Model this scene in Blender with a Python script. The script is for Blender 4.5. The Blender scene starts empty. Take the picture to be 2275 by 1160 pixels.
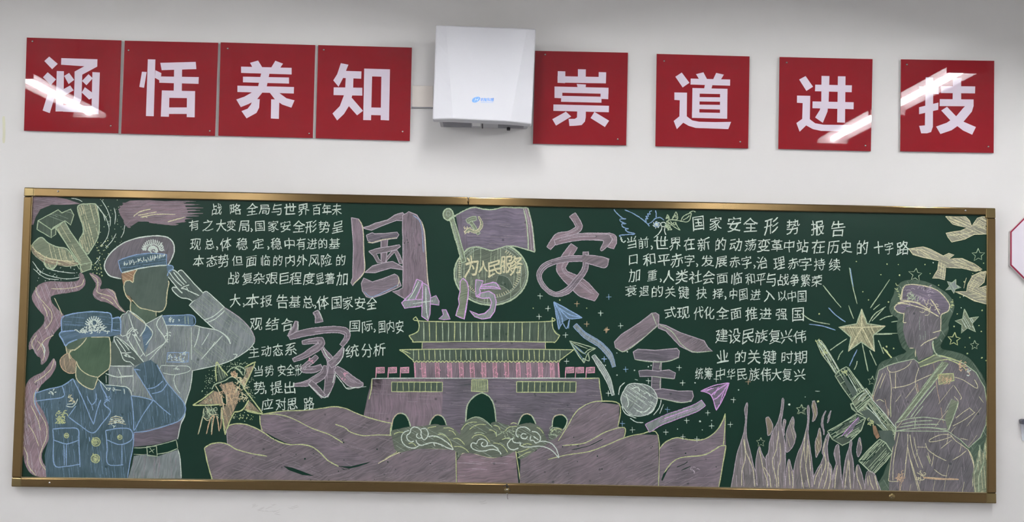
import bpy, math, random
from mathutils import Vector
from mathutils.geometry import tessellate_polygon
C = bpy.context.scene.collection
SC = bpy.context.scene
R = random.Random(7)

# ------------------------------------------------------------------ camera
F = 2650.0                                   # focal length in pixels of the 2275 x 1160 frame
CAM = Vector((-0.09744, -4.93371, 1.4 + 0.09287))
yaw, pitch, roll = -0.01963, 0.05167, -0.01885
cy, sy, cp, sp, cr, sr = math.cos(yaw), math.sin(yaw), math.cos(pitch), math.sin(pitch), math.cos(roll), math.sin(roll)
from mathutils import Matrix
ROT = (Matrix(((cy, -sy, 0), (sy, cy, 0), (0, 0, 1))) @ Matrix(((1, 0, 0), (0, cp, -sp), (0, sp, cp)))
       @ Matrix(((cr, 0, sr), (0, 1, 0), (-sr, 0, cr))))
right, fwd, up = ROT.col[0].copy(), ROT.col[1].copy(), ROT.col[2].copy()
cd = bpy.data.cameras.new('camera'); co = bpy.data.objects.new('camera', cd); C.objects.link(co)
cd.sensor_fit = 'HORIZONTAL'; cd.sensor_width = 36.0; cd.lens = F * 36.0 / 2275.0
m4 = Matrix((right, up, -fwd)).transposed().to_4x4(); m4.translation = CAM
co.matrix_world = m4
SC.camera = co

# ------------------------------------------------------------------ world, exposure
SC.view_settings.view_transform = 'Standard'; SC.view_settings.look = 'None'
SC.view_settings.gamma = 1.0; SC.view_settings.use_curve_mapping = False
SC.view_settings.exposure = 1.5
wd = bpy.data.worlds.new('world'); SC.world = wd; wd.use_nodes = True
wd.node_tree.nodes['Background'].inputs[0].default_value = (0.75, 0.85, 1.0, 1)
wd.node_tree.nodes['Background'].inputs[1].default_value = 0.3
LAMP = 34.0                                   # radiance of the fluorescent tubes
LAMP_X = (-0.0974 - 2.49, -0.0974 + 2.25, -0.12, -3.75)     # tube rows at right angles to the board wall; last is added fill light
LAMP_Z = CAM.z + 1.25
LAMP_D = (((1.30, 2.48), (3.9, 5.1), (6.25, 7.4), (7.45, 8.6)),
          ((0.64, 1.77), (1.80, 2.86), (3.9, 5.1), (5.8, 6.9), (6.95, 8.1)), ((0.75, 1.95), (3.9, 5.1), (6.6, 7.8)), ((0.5, 1.7), (3.9, 5.1), (6.6, 7.8)))

def W(u, v, Y=0.0):
    """the point where the sight line of a pixel meets the plane at depth Y in front of the board wall"""
    d = right * ((u - 1137.5) / F) + fwd + up * ((580 - v) / F)
    t = (Y - CAM.y) / d.y
    return CAM + d * t

def sr(r, g, b, k=1.0):
    def f(c):
        c /= 255.0
        return min(1.0, k * (c / 12.92 if c <= 0.04045 else ((c + 0.055) / 1.055) ** 2.4))
    return (f(r), f(g), f(b), 1.0)

# ------------------------------------------------------------------ materials
def nodes(name):
    m = bpy.data.materials.new(name); m.use_nodes = True
    nt = m.node_tree
    return m, nt, nt.nodes['Principled BSDF']
def N(nt, kind, **kw):
    n = nt.nodes.new(kind)
    for k, v in kw.items(): setattr(n, k, v)
    return n
def ramp(nt, src, p0, c0, p1, c1):
    r = N(nt, 'ShaderNodeValToRGB'); e = r.color_ramp.elements
    e[0].position, e[0].color, e[1].position, e[1].color = p0, c0, p1, c1
    nt.links.new(src, r.inputs[0]); return r
def plain(name, col, rough=0.5, metal=0.0, noise=0.06, scale=8.0, bump=0.0, spec=0.5):
    m, nt, b = nodes(name)
    tc = N(nt, 'ShaderNodeTexCoord'); nz = N(nt, 'ShaderNodeTexNoise')
    nz.inputs['Scale'].default_value = scale; nz.inputs['Detail'].default_value = 4
    nt.links.new(tc.outputs['Object'], nz.inputs['Vector'])
    lo = tuple(c * (1 - noise) for c in col[:3]) + (1,); hi = tuple(min(1, c * (1 + noise)) for c in col[:3]) + (1,)
    r = ramp(nt, nz.outputs['Fac'], 0.3, lo, 0.7, hi)
    nt.links.new(r.outputs[0], b.inputs['Base Color'])
    b.inputs['Roughness'].default_value = rough; b.inputs['Metallic'].default_value = metal
    b.inputs['Specular IOR Level'].default_value = spec
    if bump:
        bp = N(nt, 'ShaderNodeBump'); bp.inputs['Strength'].default_value = bump; bp.inputs['Distance'].default_value = 0.002
        n2 = N(nt, 'ShaderNodeTexNoise'); n2.inputs['Scale'].default_value = scale * 12
        nt.links.new(tc.outputs['Object'], n2.inputs['Vector'])
        nt.links.new(n2.outputs['Fac'], bp.inputs['Height']); nt.links.new(bp.outputs[0], b.inputs['Normal'])
    return m

GREEN = sr(18, 50, 39)
def chalk_fill(name, col, ang=0.0, cover=0.74, contrast=0.85, spots=0.5):
    """rubbed chalk: streaks along one direction over the board green, with small dried drops"""
    m, nt, b = nodes(name)
    tc = N(nt, 'ShaderNodeTexCoord')
    rot = N(nt, 'ShaderNodeMapping'); rot.inputs['Rotation'].default_value = (0, math.radians(ang), 0)
    st = N(nt, 'ShaderNodeMapping'); st.inputs['Scale'].default_value = (7, 1, 110)
    nt.links.new(tc.outputs['Object'], rot.inputs[0])
    wob = N(nt, 'ShaderNodeTexNoise'); wob.inputs['Scale'].default_value = 9
    nt.links.new(rot.outputs[0], wob.inputs[0])
    add = N(nt, 'ShaderNodeMixRGB', blend_type='ADD'); add.inputs[0].default_value = 0.05
    nt.links.new(rot.outputs[0], add.inputs[1]); nt.links.new(wob.outputs['Color'], add.inputs[2])
    nt.links.new(add.outputs[0], st.inputs[0])
    n1 = N(nt, 'ShaderNodeTexNoise'); n1.inputs['Scale'].default_value = 1.5; n1.inputs['Detail'].default_value = 6
    n1.inputs['Roughness'].default_value = 0.65
    nt.links.new(st.outputs[0], n1.inputs[0])
    n2 = N(nt, 'ShaderNodeTexNoise'); n2.inputs['Scale'].default_value = 13; n2.inputs['Detail'].default_value = 3
    nt.links.new(tc.outputs['Object'], n2.inputs[0])
    a = N(nt, 'ShaderNodeMath', operation='MULTIPLY_ADD'); a.inputs[1].default_value = contrast * 1.7
    a.inputs[2].default_value = cover - contrast * 0.85
    nt.links.new(n1.outputs['Fac'], a.inputs[0])
    a2 = N(nt, 'ShaderNodeMath', operation='MULTIPLY_ADD'); a2.inputs[1].default_value = 0.7
    nt.links.new(n2.outputs['Fac'], a2.inputs[0])
    sub = N(nt, 'ShaderNodeMath', operation='SUBTRACT'); sub.inputs[1].default_value = 0.35
    nt.links.new(a.outputs[0], a2.inputs[2]); nt.links.new(a2.outputs[0], sub.inputs[0])
    vo = N(nt, 'ShaderNodeTexVoronoi'); vo.inputs['Scale'].default_value = 15
    nt.links.new(tc.outputs['Object'], vo.inputs['Vector'])
    sp = ramp(nt, vo.outputs['Distance'], 0.06, (1 - spots, 1 - spots, 1 - spots, 1), 0.10, (1, 1, 1, 1))
    mul = N(nt, 'ShaderNodeMath', operation='MULTIPLY', use_clamp=True)
    nt.links.new(sub.outputs[0], mul.inputs[0]); nt.links.new(sp.outputs[0], mul.inputs[1])
    mx = N(nt, 'ShaderNodeMixRGB'); mx.inputs[1].default_value = GREEN; mx.inputs[2].default_value = col
    nt.links.new(mul.outputs[0], mx.inputs[0]); nt.links.new(mx.outputs[0], b.inputs['Base Color'])
    b.inputs['Roughness'].default_value = 0.75; b.inputs['Specular IOR Level'].default_value = 0.12
    return m
def chalk_line(name, col, lo=0.66):
    m, nt, b = nodes(name)
    tc = N(nt, 'ShaderNodeTexCoord'); n1 = N(nt, 'ShaderNodeTexNoise')
    n1.inputs['Scale'].default_value = 260; n1.inputs['Detail'].default_value = 3
    nt.links.new(tc.outputs['Object'], n1.inputs[0])
    dim = tuple(GREEN[i] * (1 - lo) + col[i] * lo for i in range(3)) + (1,)
    r = ramp(nt, n1.outputs['Fac'], 0.38, dim, 0.58, col)
    nt.links.new(r.outputs[0], b.inputs['Base Color'])
    b.inputs['Roughness'].default_value = 0.8; b.inputs['Specular IOR Level'].default_value = 0.12
    return m

MW = plain('wall_paint', sr(223, 222, 220), 0.75, noise=0.015, scale=1.2, bump=0.05, spec=0.25)
MCEIL = plain('ceiling_paint', sr(222, 222, 220), 0.9, noise=0.02)
MFLOOR = plain('floor_terrazzo', sr(146, 146, 150), 0.4, noise=0.15, scale=40)
MGLASSB = plain('board_enamel', GREEN, 0.33, noise=0.10, scale=2.0, spec=0.22)
MRED = plain('red_acrylic', sr(144, 27, 37), 0.02, noise=0.03, scale=2, spec=0.6)
MLET = plain('white_vinyl', sr(226, 214, 228), 0.02, noise=0.02, scale=2, spec=0.6)
MPVC = plain('pale_pvc_edge', sr(205, 200, 198), 0.6)
MSTEEL = plain('screw_steel', sr(175, 170, 165), 0.25, 1.0)
MDARK = plain('dark_rubber', sr(35, 35, 40), 0.6)
MUNIT = plain('white_plastic', sr(212, 213, 218), 0.5, noise=0.01, spec=0.25)
MUNIT2 = plain('grey_plastic', sr(186, 186, 190), 0.45, noise=0.02)
MGRILL = plain('grille_plastic', sr(150, 150, 155), 0.6)
MBLUE = plain('logo_blue', sr(110, 165, 240), 0.5)
MPALE = plain('logo_pale', sr(225, 232, 250), 0.5)
MLABEL = plain('label_print', sr(235, 235, 235), 0.5)
MCREAM = plain('cream_plastic', sr(226, 219, 211), 0.5, noise=0.02)
MOCT = plain('octagon_face', sr(222, 216, 226), 0.3, noise=0.01)
MCRIM = plain('crimson_edge', sr(150, 30, 66), 0.35)
MHOOK = plain('hook_grey', sr(70, 72, 84), 0.4)
MHOOK2 = plain('hook_pale', sr(190, 192, 200), 0.4)
MCRACK = plain('plaster_crack', sr(120, 115, 112), 0.9)
MSCUFF = plain('faint_pencil', sr(196, 194, 192), 0.9)
MHOUSE = plain('lamp_housing', sr(190, 190, 192), 0.6)
# brushed bronze frame
def brushed(name, col, horiz=True):
    m, nt, b = nodes(name)
    tc = N(nt, 'ShaderNodeTexCoord'); mp = N(nt, 'ShaderNodeMapping')
    mp.inputs['Scale'].default_value = (0.8, 1, 500) if horiz else (500, 1, 0.8)
    nt.links.new(tc.outputs['Object'], mp.inputs[0])
    n1 = N(nt, 'ShaderNodeTexNoise'); n1.inputs['Scale'].default_value = 2; n1.inputs['Detail'].default_value = 5
    nt.links.new(mp.outputs[0], n1.inputs[0])
    r = ramp(nt, n1.outputs['Fac'], 0.3, tuple(c * 0.96 for c in col[:3]) + (1,), 0.7, tuple(c * 1.03 for c in col[:3]) + (1,))
    nt.links.new(r.outputs[0], b.inputs['Base Color'])
    r2 = ramp(nt, n1.outputs['Fac'], 0.3, (0.13, 0.13, 0.13, 1), 0.7, (0.19, 0.19, 0.19, 1))
    nt.links.new(r2.outputs[0], b.inputs['Roughness'])
    b.inputs['Metallic'].default_value = 1.0
    return m
MBRONZE = brushed('brushed_bronze', sr(122, 102, 70))
MBRONZV = brushed('brushed_bronze_upright', sr(122, 102, 70), False)
MCORNER = brushed('corner_bronze', sr(138, 122, 86))

mt, nt, b = nodes('tube_light')
b.inputs['Base Color'].default_value = (0.9, 0.9, 0.9, 1)
b.inputs['Emission Color'].default_value = (1.0, 0.995, 1.0, 1); b.inputs['Emission Strength'].default_value = LAMP
MTUBE = mt

KF = 1.0
M = {
 'mauve': chalk_fill('mauve_chalk', sr(136, 124, 133, KF), 8), 'mauveV': chalk_fill('mauve_chalk_upright', sr(142, 126, 136, KF), 90),
 'mauveH': chalk_fill('mauve_chalk_level', sr(120, 112, 123, KF), 0), 'mauveD': chalk_fill('mauve_chalk_slant', sr(136, 124, 131, KF), 30),
 'pinkD': chalk_fill('pink_rubbed_chalk', sr(160, 138, 146, KF), 60), 'pinkH': chalk_fill('pink_level_chalk', sr(148, 130, 138, KF), 10),
 'grey': chalk_fill('grey_rubbed_chalk', sr(142, 150, 152, KF), 80), 'greyD': chalk_fill('grey_slant_chalk', sr(132, 142, 140, KF), -40),
 'hand': chalk_fill('dim_grey_chalk', sr(100, 112, 108, KF), -45, spots=0.2), 'face': chalk_fill('smooth_green_grey_chalk', sr(92, 106, 98, KF), 80, cover=0.85, contrast=0.25, spots=0.0),
 'face2': chalk_fill('smooth_olive_chalk', sr(84, 106, 86, KF), 80, cover=0.85, contrast=0.25, spots=0.0),
 'neck': chalk_fill('olive_neck_chalk', sr(96, 114, 98, KF), 80, contrast=0.35, spots=0.0),
 'blue': chalk_fill('blue_rubbed_chalk', sr(88, 110, 122, KF), 85), 'blueL': chalk_fill('light_blue_chalk', sr(100, 124, 144, KF), 20, cover=0.85),
 'olive': chalk_fill('olive_chalk', sr(138, 148, 126, KF), 20), 'oliveD': chalk_fill('dark_olive_chalk', sr(86, 100, 88, KF), 90),
 'cloud': chalk_fill('cloud_chalk', sr(116, 124, 110, KF), 25, spots=0.1), 'halo': chalk_fill('halo_chalk', sr(104, 122, 106, KF), 50, cover=0.55, spots=0.2),
 'gold': chalk_fill('dull_gold_chalk', sr(152, 152, 124, KF), 60, cover=0.8), 'tan': chalk_fill('tan_chalk', sr(152, 140, 122, KF), 60),
 'orange': chalk_fill('orange_chalk', sr(172, 138, 110, KF), 60), 'dove': chalk_fill('dove_chalk', sr(156, 154, 138, KF), -30, cover=0.85),
 'violet': chalk_fill('violet_chalk', sr(130, 120, 136, KF), 0), 'violetV': chalk_fill('violet_upright_chalk', sr(124, 114, 128, KF), 90),
 'ash': chalk_fill('ash_chalk', sr(150, 158, 156, KF), 70), 'flame': chalk_fill('flame_chalk', sr(140, 132, 134, KF), 88, spots=0.2),
 'bare': plain('bare_board', GREEN, 0.45, noise=0.1, spec=0.12), 'rose': chalk_fill('rose_chalk', sr(176, 140, 150, KF), 90),
 'sold': chalk_fill('grey_mauve_chalk', sr(126, 120, 126, KF), 70), 'Ls': chalk_line('soft_blue_chalk', sr(116, 144, 170, KF), .6), 'Lh': chalk_line('soft_mauve_chalk', sr(146, 137, 144, KF), .7), 'Lw': chalk_line('white_chalk', sr(214, 228, 216, KF)), 'Ly': chalk_line('yellow_chalk', sr(196, 206, 150, KF)),
 'Lg': chalk_line('pale_green_chalk', sr(180, 198, 166, KF)), 'Lb': chalk_line('blue_chalk', sr(144, 174, 212, KF)),
 'Lp': chalk_line('pink_chalk', sr(226, 164, 184, KF)), 'Lv': chalk_line('violet_line_chalk', sr(212, 166, 222, KF)),
 'Lm': chalk_line('mauve_line_chalk', sr(186, 176, 184, KF)), 'Lo': chalk_line('orange_line_chalk', sr(208, 180, 146, KF)),
 'Ld': chalk_line('faint_chalk', sr(150, 164, 150, KF)), 'Lc': chalk_line('cream_chalk', sr(214, 210, 172, KF)),
}

# ------------------------------------------------------------------ mesh helpers
def T(ox, oy, s):
    return lambda x, y: (ox + x / s, oy + y / s)
P0 = T(0, 0, 1)
def new_obj(name, verts, faces, mats, parent=None, fm=None, smooth=False):
    me = bpy.data.meshes.new(name); me.from_pydata([tuple(v) for v in verts], [], faces); me.update()
    for m in mats: me.materials.append(m)
    if fm:
        for p, k in zip(me.polygons, fm): p.material_index = k
    if smooth:
        for p in me.polygons: p.use_smooth = True
    o = bpy.data.objects.new(name, me); C.objects.link(o)
    if parent: o.parent = parent; o.matrix_parent_inverse = Matrix.Translation(-parent_loc(parent))
    return o
def parent_loc(p):          # every mesh keeps its vertices in room coordinates; only the Empties stand elsewhere
    return Vector(p.location) if p.type == 'EMPTY' else Vector((0, 0, 0))
def empty(name, loc, label, cat, group=None):
    o = bpy.data.objects.new(name, None); C.objects.link(o); o.location = loc; o.empty_display_size = 0.05
    o['label'] = label; o['category'] = cat
    if group: o['group'] = group
    return o
def slab(q, y0, y1):
    """box between quad corners (pixel corners mapped to depth y1, the front) and the same quad at depth y0"""
    n = len(q); f = [W(u, v, y1) for u, v in q]; bk = [Vector((p.x, y0, p.z)) for p in f]
    fs = [tuple(range(n))[::-1], tuple(range(n, 2 * n))] + [(i, (i + 1) % n, n + (i + 1) % n, n + i) for i in range(n)]
    return f + bk, fs
def wbox(x0, x1, y0, y1, z0, z1):
    v = [(x0, y0, z0), (x1, y0, z0), (x1, y1, z0), (x0, y1, z0), (x0, y0, z1), (x1, y0, z1), (x1, y1, z1), (x0, y1, z1)]
    return v, [(0, 3, 2, 1), (4, 5, 6, 7), (0, 1, 5, 4), (1, 2, 6, 5), (2, 3, 7, 6), (3, 0, 4, 7)]
def bevel(o, w, seg=2):
    md = o.modifiers.new('bevel', 'BEVEL'); md.width = w; md.segments = seg; md.limit_method = 'ANGLE'; return o
def fixn(o):
    import bmesh
    bm = bmesh.new(); bm.from_mesh(o.data); bmesh.ops.recalc_face_normals(bm, faces=bm.faces); bm.to_mesh(o.data); bm.free(); return o
def dome(c, r, h, seg=14, rings=4):
    """screw head on a wall: c is the centre at the base, bulging to -Y"""
    vs, fs = [], []
    for k in range(rings):
        a = k / rings * math.pi / 2
        for i in range(seg):
            t = 2 * math.pi * i / seg
            vs.append((c.x + r * math.cos(a) * math.cos(t), c.y - h * math.sin(a), c.z + r * math.cos(a) * math.sin(t)))
    vs.append((c.x, c.y - h, c.z))
    for k in range(rings - 1):
        for i in range(seg):
            j = (i + 1) % seg; fs.append((k * seg + i, k * seg + j, (k + 1) * seg + j, (k + 1) * seg + i))
    for i in range(seg): fs.append(((rings - 1) * seg + i, (rings - 1) * seg + (i + 1) % seg, rings * seg))
    return vs, fs

SURF = -0.0225       # depth of the green face
LAY = [SURF - 0.00025]
def smooth_pts(pts, closed=False, k=5):
    n = len(pts); out = []
    if n < 3: return list(pts)
    D = len(pts[0]); rng = n if closed else n - 1
    for i in range(rng):
        p = [pts[(i + j) % n] if closed else pts[min(max(i + j, 0), n - 1)] for j in (-1, 0, 1, 2)]
        for s in range(k):
            t = s / k
            out.append(tuple(0.5 * (2 * p[1][d] + (p[2][d] - p[0][d]) * t + (2 * p[0][d] - 5 * p[1][d] + 4 * p[2][d] - p[3][d]) * t * t
                       + (3 * p[1][d] - p[0][d] - 3 * p[2][d] + p[3][d]) * t ** 3) for d in range(D)))
    if not closed: out.append(tuple(pts[-1]))
    return out
GLY = {}
def glyph(ch):
    if ch not in GLY:
        c = bpy.data.curves.new('glyph', 'FONT'); c.body = ch; c.size = 1.0; c.resolution_u = 2
        o = bpy.data.objects.new('glyph', c); me = o.to_mesh()
        vs = [(v.co.x, v.co.y) for v in me.vertices]; fs = [tuple(p.vertices) for p in me.polygons]
        o.to_mesh_clear(); bpy.data.objects.remove(o); bpy.data.curves.remove(c)
        GLY[ch] = (vs, fs)
    return GLY[ch]

class Part:
    """one chalk drawing (or one piece of it): flat marks lying on the board"""
    def __init__(s, name, parent, tr=P0, label=None, plane=None):
        s.n, s.p, s.tr, s.label = name, parent, tr, label
        s.v, s.f, s.fm, s.m = [], [], [], []; s.plane = plane; s.hold = False
    def _mat(s, m):
        m = M[m] if isinstance(m, str) else m
        if m not in s.m: s.m.append(m)
        return s.m.index(m)
    def _y(s):
        if s.plane is not None: s.plane -= 1.5e-5; return s.plane
        if s.hold: return LAY[0]
        LAY[0] -= 1.0e-6; return LAY[0]
    def _add(s, pts, faces, mat, tr=None):
        y = s._y(); k = s._mat(mat); o = len(s.v)
        for p in pts: s.v.append(W(p[0], p[1], y))
        for f in faces: s.f.append(tuple(o + i for i in f)); s.fm.append(k)
    def px(s, pts): return [s.tr(p[0], p[1]) + tuple(p[2:]) for p in pts]
    def fill(s, mat, pts, sm=False, rough=0.5):
        q = s.px(pts)
        if sm: q = smooth_pts(q, True, 4)
        if rough: q = [(x + R.uniform(-rough, rough), y + R.uniform(-rough, rough)) for x, y in q]
        tris = tessellate_polygon([[Vector((x, y, 0)) for x, y in q]])
        s._add(q, tris, mat); return s
    def line(s, mat, pts, w=2.6, sm=True, closed=False, jit=0.25):
        q = s.px([p[:2] for p in pts])
        if closed and not sm: q = q + [q[0]]
        if not sm:      # subdivide long straight strokes so that the width can wander
            r = []
            for a, b_ in zip(q, q[1:]):
                k = max(1, int(math.hypot(b_[0] - a[0], b_[1] - a[1]) / 9))
                r += [(a[0] + (b_[0] - a[0]) * i / k, a[1] + (b_[1] - a[1]) * i / k) for i in range(k)]
            q = r + [q[-1]]
        else:
            q = smooth_pts(q, closed, 5)
            if closed: q.append(q[0])
            elif len(q) == 2: q = [q[0], ((q[0][0] + q[1][0]) / 2 + R.uniform(-.4, .4), (q[0][1] + q[1][1]) / 2), q[1]]
        n = len(q); pts2 = []
        for i in range(n):
            a, b_ = q[max(0, i - 1)], q[min(n - 1, i + 1)]
            dx, dy = b_[0] - a[0], b_[1] - a[1]; L = math.hypot(dx, dy) or 1
            ww = w * 0.88 * (1 + R.uniform(-jit, jit)) / 2
            if (i == 0 or i == n - 1) and not closed: ww *= 0.6
            ox, oy = R.uniform(-.25, .25), R.uniform(-.25, .25)
            pts2 += [(q[i][0] - dy / L * ww + ox, q[i][1] + dx / L * ww + oy), (q[i][0] + dy / L * ww + ox, q[i][1] - dx / L * ww + oy)]
        s._add(pts2, [(2 * i, 2 * i + 1, 2 * i + 3, 2 * i + 2) for i in range(n - 1)], mat); return s
    def lines(s, mat, lst, w=2.6, sm=True):
        for l in lst: s.line(mat, l, w, sm)
        return s
    def shape(s, fm, em, pts, w=2.2, sm=False, hatch=None):
        s.fill(fm, pts, sm)
        if hatch: s.hatch(hatch[0], pts, hatch[1], hatch[2], hatch[3] if len(hatch) > 3 else 1.4, hatch[4] if len(hatch) > 4 else 0.6)
        if em: s.line(em, pts, w, sm, True)
        return s
    def brush(s, fm, em, pts, ew=1.8, bristle=3, k=6):
        """broad stroke through (x, y, width) points, with rubbed edges and bristle streaks"""
        sc = abs(s.tr(1, 0)[0] - s.tr(0, 0)[0])
        q = smooth_pts([s.tr(p[0], p[1]) + (p[2] * sc,) for p in pts], False, k)
        n = len(q); L_, R_ = [], []
        nor = []
        for i in range(n):
            a, b_ = q[max(0, i - 1)], q[min(n - 1, i + 1)]
            dx, dy = b_[0] - a[0], b_[1] - a[1]; L = math.hypot(dx, dy) or 1
            nor.append((-dy / L, dx / L)); w = q[i][2] / 2 + R.uniform(-.4, .4)
            L_.append((q[i][0] - dy / L * w, q[i][1] + dx / L * w)); R_.append((q[i][0] + dy / L * w, q[i][1] - dx / L * w))
        s._add([p for ab in zip(L_, R_) for p in ab], [(2 * i, 2 * i + 1, 2 * i + 3, 2 * i + 2) for i in range(n - 1)], fm)
        old = s.tr; s.tr = P0
        for j in range(bristle):
            f_ = R.uniform(-.38, .38); a = R.randint(0, n // 3); b_ = R.randint(2 * n // 3, n)
            s.line(em or fm, [(q[i][0] + nor[i][0] * q[i][2] * f_, q[i][1] + nor[i][1] * q[i][2] * f_) for i in range(a, b_, 2)], 0.9)
        if em:
            s.line(em, L_[::2] + [L_[-1]], ew); s.line(em, R_[::2] + [R_[-1]], ew)
            s.line(em, [L_[0], R_[0]], ew); s.line(em, [L_[-1], R_[-1]], ew)
        s.tr = old; return s
    def hatch(s, mat, pts, ang, gap, w=1.3, prob=0.6, smp=False):
        if mat == 'Lh': prob *= .7
        q = s.px([p[:2] for p in pts]); a = math.radians(ang); ca, sa = math.cos(a), math.sin(a)
        r = [(x * ca + y * sa, -x * sa + y * ca) for x, y in q]
        y = min(p[1] for p in r) + gap * 0.6; ymax = max(p[1] for p in r)
        old = s.tr; s.tr = P0; s._y(); s.hold = True
        while y < ymax:
            xs = []
            for (x0, y0), (x1, y1) in zip(r, r[1:] + r[:1]):
                if (y0 <= y) != (y1 <= y): xs.append(x0 + (y - y0) / (y1 - y0) * (x1 - x0))
            xs.sort()
            for x0, x1 in zip(xs[::2], xs[1::2]):
                x = x0 + R.uniform(0, 4)
                while x < x1 - 3:
                    L = min(R.uniform(12, 60), x1 - x - 1)
                    if R.random() < prob and L > 4:
                        dy = R.uniform(-1.2, 1.2); pp = [(x, y), (x + L / 2, y + dy), (x + L, y + dy * .4)]
                        s.line(mat, [(px * ca - py * sa, px * sa + py * ca) for px, py in pp], w * R.uniform(.6, 1.2))
                    x += L + R.uniform(2, 16)
            y += gap * R.uniform(.6, 1.4)
        s.tr = old; s.hold = False; return s
    def dots(s, mat, lst, r=1.5):
        s._y(); s.hold = True
        for p in lst:
            x, y = s.tr(p[0], p[1]); rr = (p[2] if len(p) > 2 else r) * R.uniform(.7, 1.25); n = 7; a0 = R.random()
            pts = [(x + rr * math.cos(a0 + 6.283 * i / n) * R.uniform(.7, 1.1), y + rr * math.sin(a0 + 6.283 * i / n) * R.uniform(.7, 1.1)) for i in range(n)]
            s._add(pts, [tuple(range(n))], mat)
        s.hold = False; return s
    def squig(s, mat, x0, y0, x1, y1, n, w=1.8, L0=9):
        """a tangle of short chalk dabs filling a small area"""
        old = s.tr; s.tr = P0
        for i in range(n):
            x, y = R.uniform(x0, x1), R.uniform(y0, y1); a = R.uniform(0, 6.28); L = L0 * R.uniform(.6, 1.1)
            s.line(mat, [(x, y), (x + L * .5 * math.cos(a), y + L * .5 * math.sin(a)), (x + L * math.cos(a + .7), y + L * math.sin(a + .7))], w)
        s.tr = old; s.hold = False; return s
    def char(s, mat, ch, x, y, size, rise=0.15, rot=0.0, wx=0.93, bold=0):
        vs, fs = glyph(ch)
        if not vs: return s
        sc = abs(s.tr(1, 0)[0] - s.tr(0, 0)[0]); cx, cyy = s.tr(x, y); e = size * sc / 0.9
        ph = [R.uniform(0, 6.28) for _ in range(4)]; am = 0.03
        a = rot + R.uniform(-.04, .04); ca, sa = math.cos(a), math.sin(a); kx = R.uniform(.92, 1.06) * wx; ky = R.uniform(.94, 1.07)
        bx = (min(v[0] for v in vs) + max(v[0] for v in vs)) / 2 if ch in '，、。.' else 0.5
        def tf(gx, gy):
            gx2 = gx + am * math.sin(6 * gy + ph[0]) + am * .6 * math.sin(11 * gx + ph[1])
            gy2 = gy + am * math.sin(6 * gx + ph[2]) + am * .6 * math.sin(11 * gy + ph[3])
            X, Y = (gx2 - bx) * kx, (gy2 - .38) * ky; Y += rise * X + 0.05 * X * 0
            X, Y = X * ca - Y * sa, X * sa + Y * ca
            return cx + X * e, cyy - Y * e
        for dx, dy in ([(0, 0)] if not bold else [(-bold, -bold), (bold, bold)]):
            s._add([(p[0] + dx, p[1] + dy) for p in (tf(*v) for v in vs)], fs, mat)
        s.hold = False; return s
    def text(s, mat, st, xs, y0, y1, size, **kw):
        n = len(st); x0, x1 = xs[0], xs[-1]
        for ch, x in zip(st, xs):
            y = y0 + (y1 - y0) * (x - x0) / max(1, x1 - x0)
            if ch in '，、.': s.line(mat, [(x - 6, y + size * .22), (x + 3, y + size * .36), (x - 5, y + size * .52)], 2.6)
            else:
                gap = min([abs(x - o_) for o_ in xs if o_ != x and st[xs.index(o_)] not in '，、.'] + [size * 1.2])
                z = size * R.uniform(.92, 1.08); wx = min(.97, gap / size * .92)
                s.char(mat, ch, x, y, z, wx=wx, rise=R.uniform(.08, .2), **kw)
        return s
    def build(s):
        o = new_obj(s.n, s.v, s.f, s.m, s.p, s.fm)
        if s.label: o['label'] = s.label
        return o

# ------------------------------------------------------------------ room shell
def struct(name, vf, mat):
    o = fixn(new_obj(name, vf[0], vf[1], [mat])); o['kind'] = 'structure'; return o
RX, RD, RH = 4.3, 10.2, 3.3
wall = struct('wall_front', wbox(-RX, RX, 0, 0.15, 0, RH), MW)
struct('wall_left', wbox(-RX - 0.15, -RX, -RD, 0.15, 0, RH), MW)
struct('wall_right', wbox(RX, RX + 0.15, -RD, 0.15, 0, RH), MW)
struct('wall_back', wbox(-RX, RX, -RD - 0.15, -RD, 0, RH), MW)
struct('floor', wbox(-RX - .15, RX + .15, -RD - .15, .15, -0.1, 0), MFLOOR)
struct('ceiling', wbox(-RX - .15, RX + .15, -RD - .15, .15, RH, RH + .1), MCEIL)
for k, (x0, x1, y0, y1, side) in enumerate(((-RX, RX, -.015, 0, 'front'), (-RX, -RX + .015, -RD, -.015, 'left'), (RX - .015, RX, -RD, -.015, 'right'), (-RX, RX, -RD, -RD + .015, 'back'))):
    struct('baseboard_' + side, wbox(x0, x1, y0, y1, 0, .12), MCEIL)
for o in [x for x in bpy.data.objects if x.name.startswith(('wall', 'floor', 'ceiling', 'baseboard'))]: o['kind'] = 'structure'
# marks on the plaster
sc = Part('scuff_mark', wall, P0, plane=-0.0002)
for (x, y) in [(560, 1122), (575, 1134), (590, 1131), (605, 1124), (612, 1140), (640, 1128), (1064, 1115)]:
    for _ in range(3):
        a = R.uniform(-.5, .3); L = R.uniform(6, 22); sc.line(MSCUFF, [(x, y), (x + L * math.cos(a), y + L * math.sin(a))], .9); x += R.uniform(-6, 9); y += R.uniform(-5, 5)
sc.build()
sc = Part('plaster_crack', wall, P0, plane=-0.0002); sc.line(MCRACK, [(1128, 1098), (1127, 1103), (1129, 1110)], 1.3); sc.build()
sc = Part('tape_mark', wall, P0, plane=-0.0002); sc.line(plain('old_tape', sr(214, 214, 190), .6), [(8, 258), (9, 290), (8, 318)], 7, jit=.05); sc.build()

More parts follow.
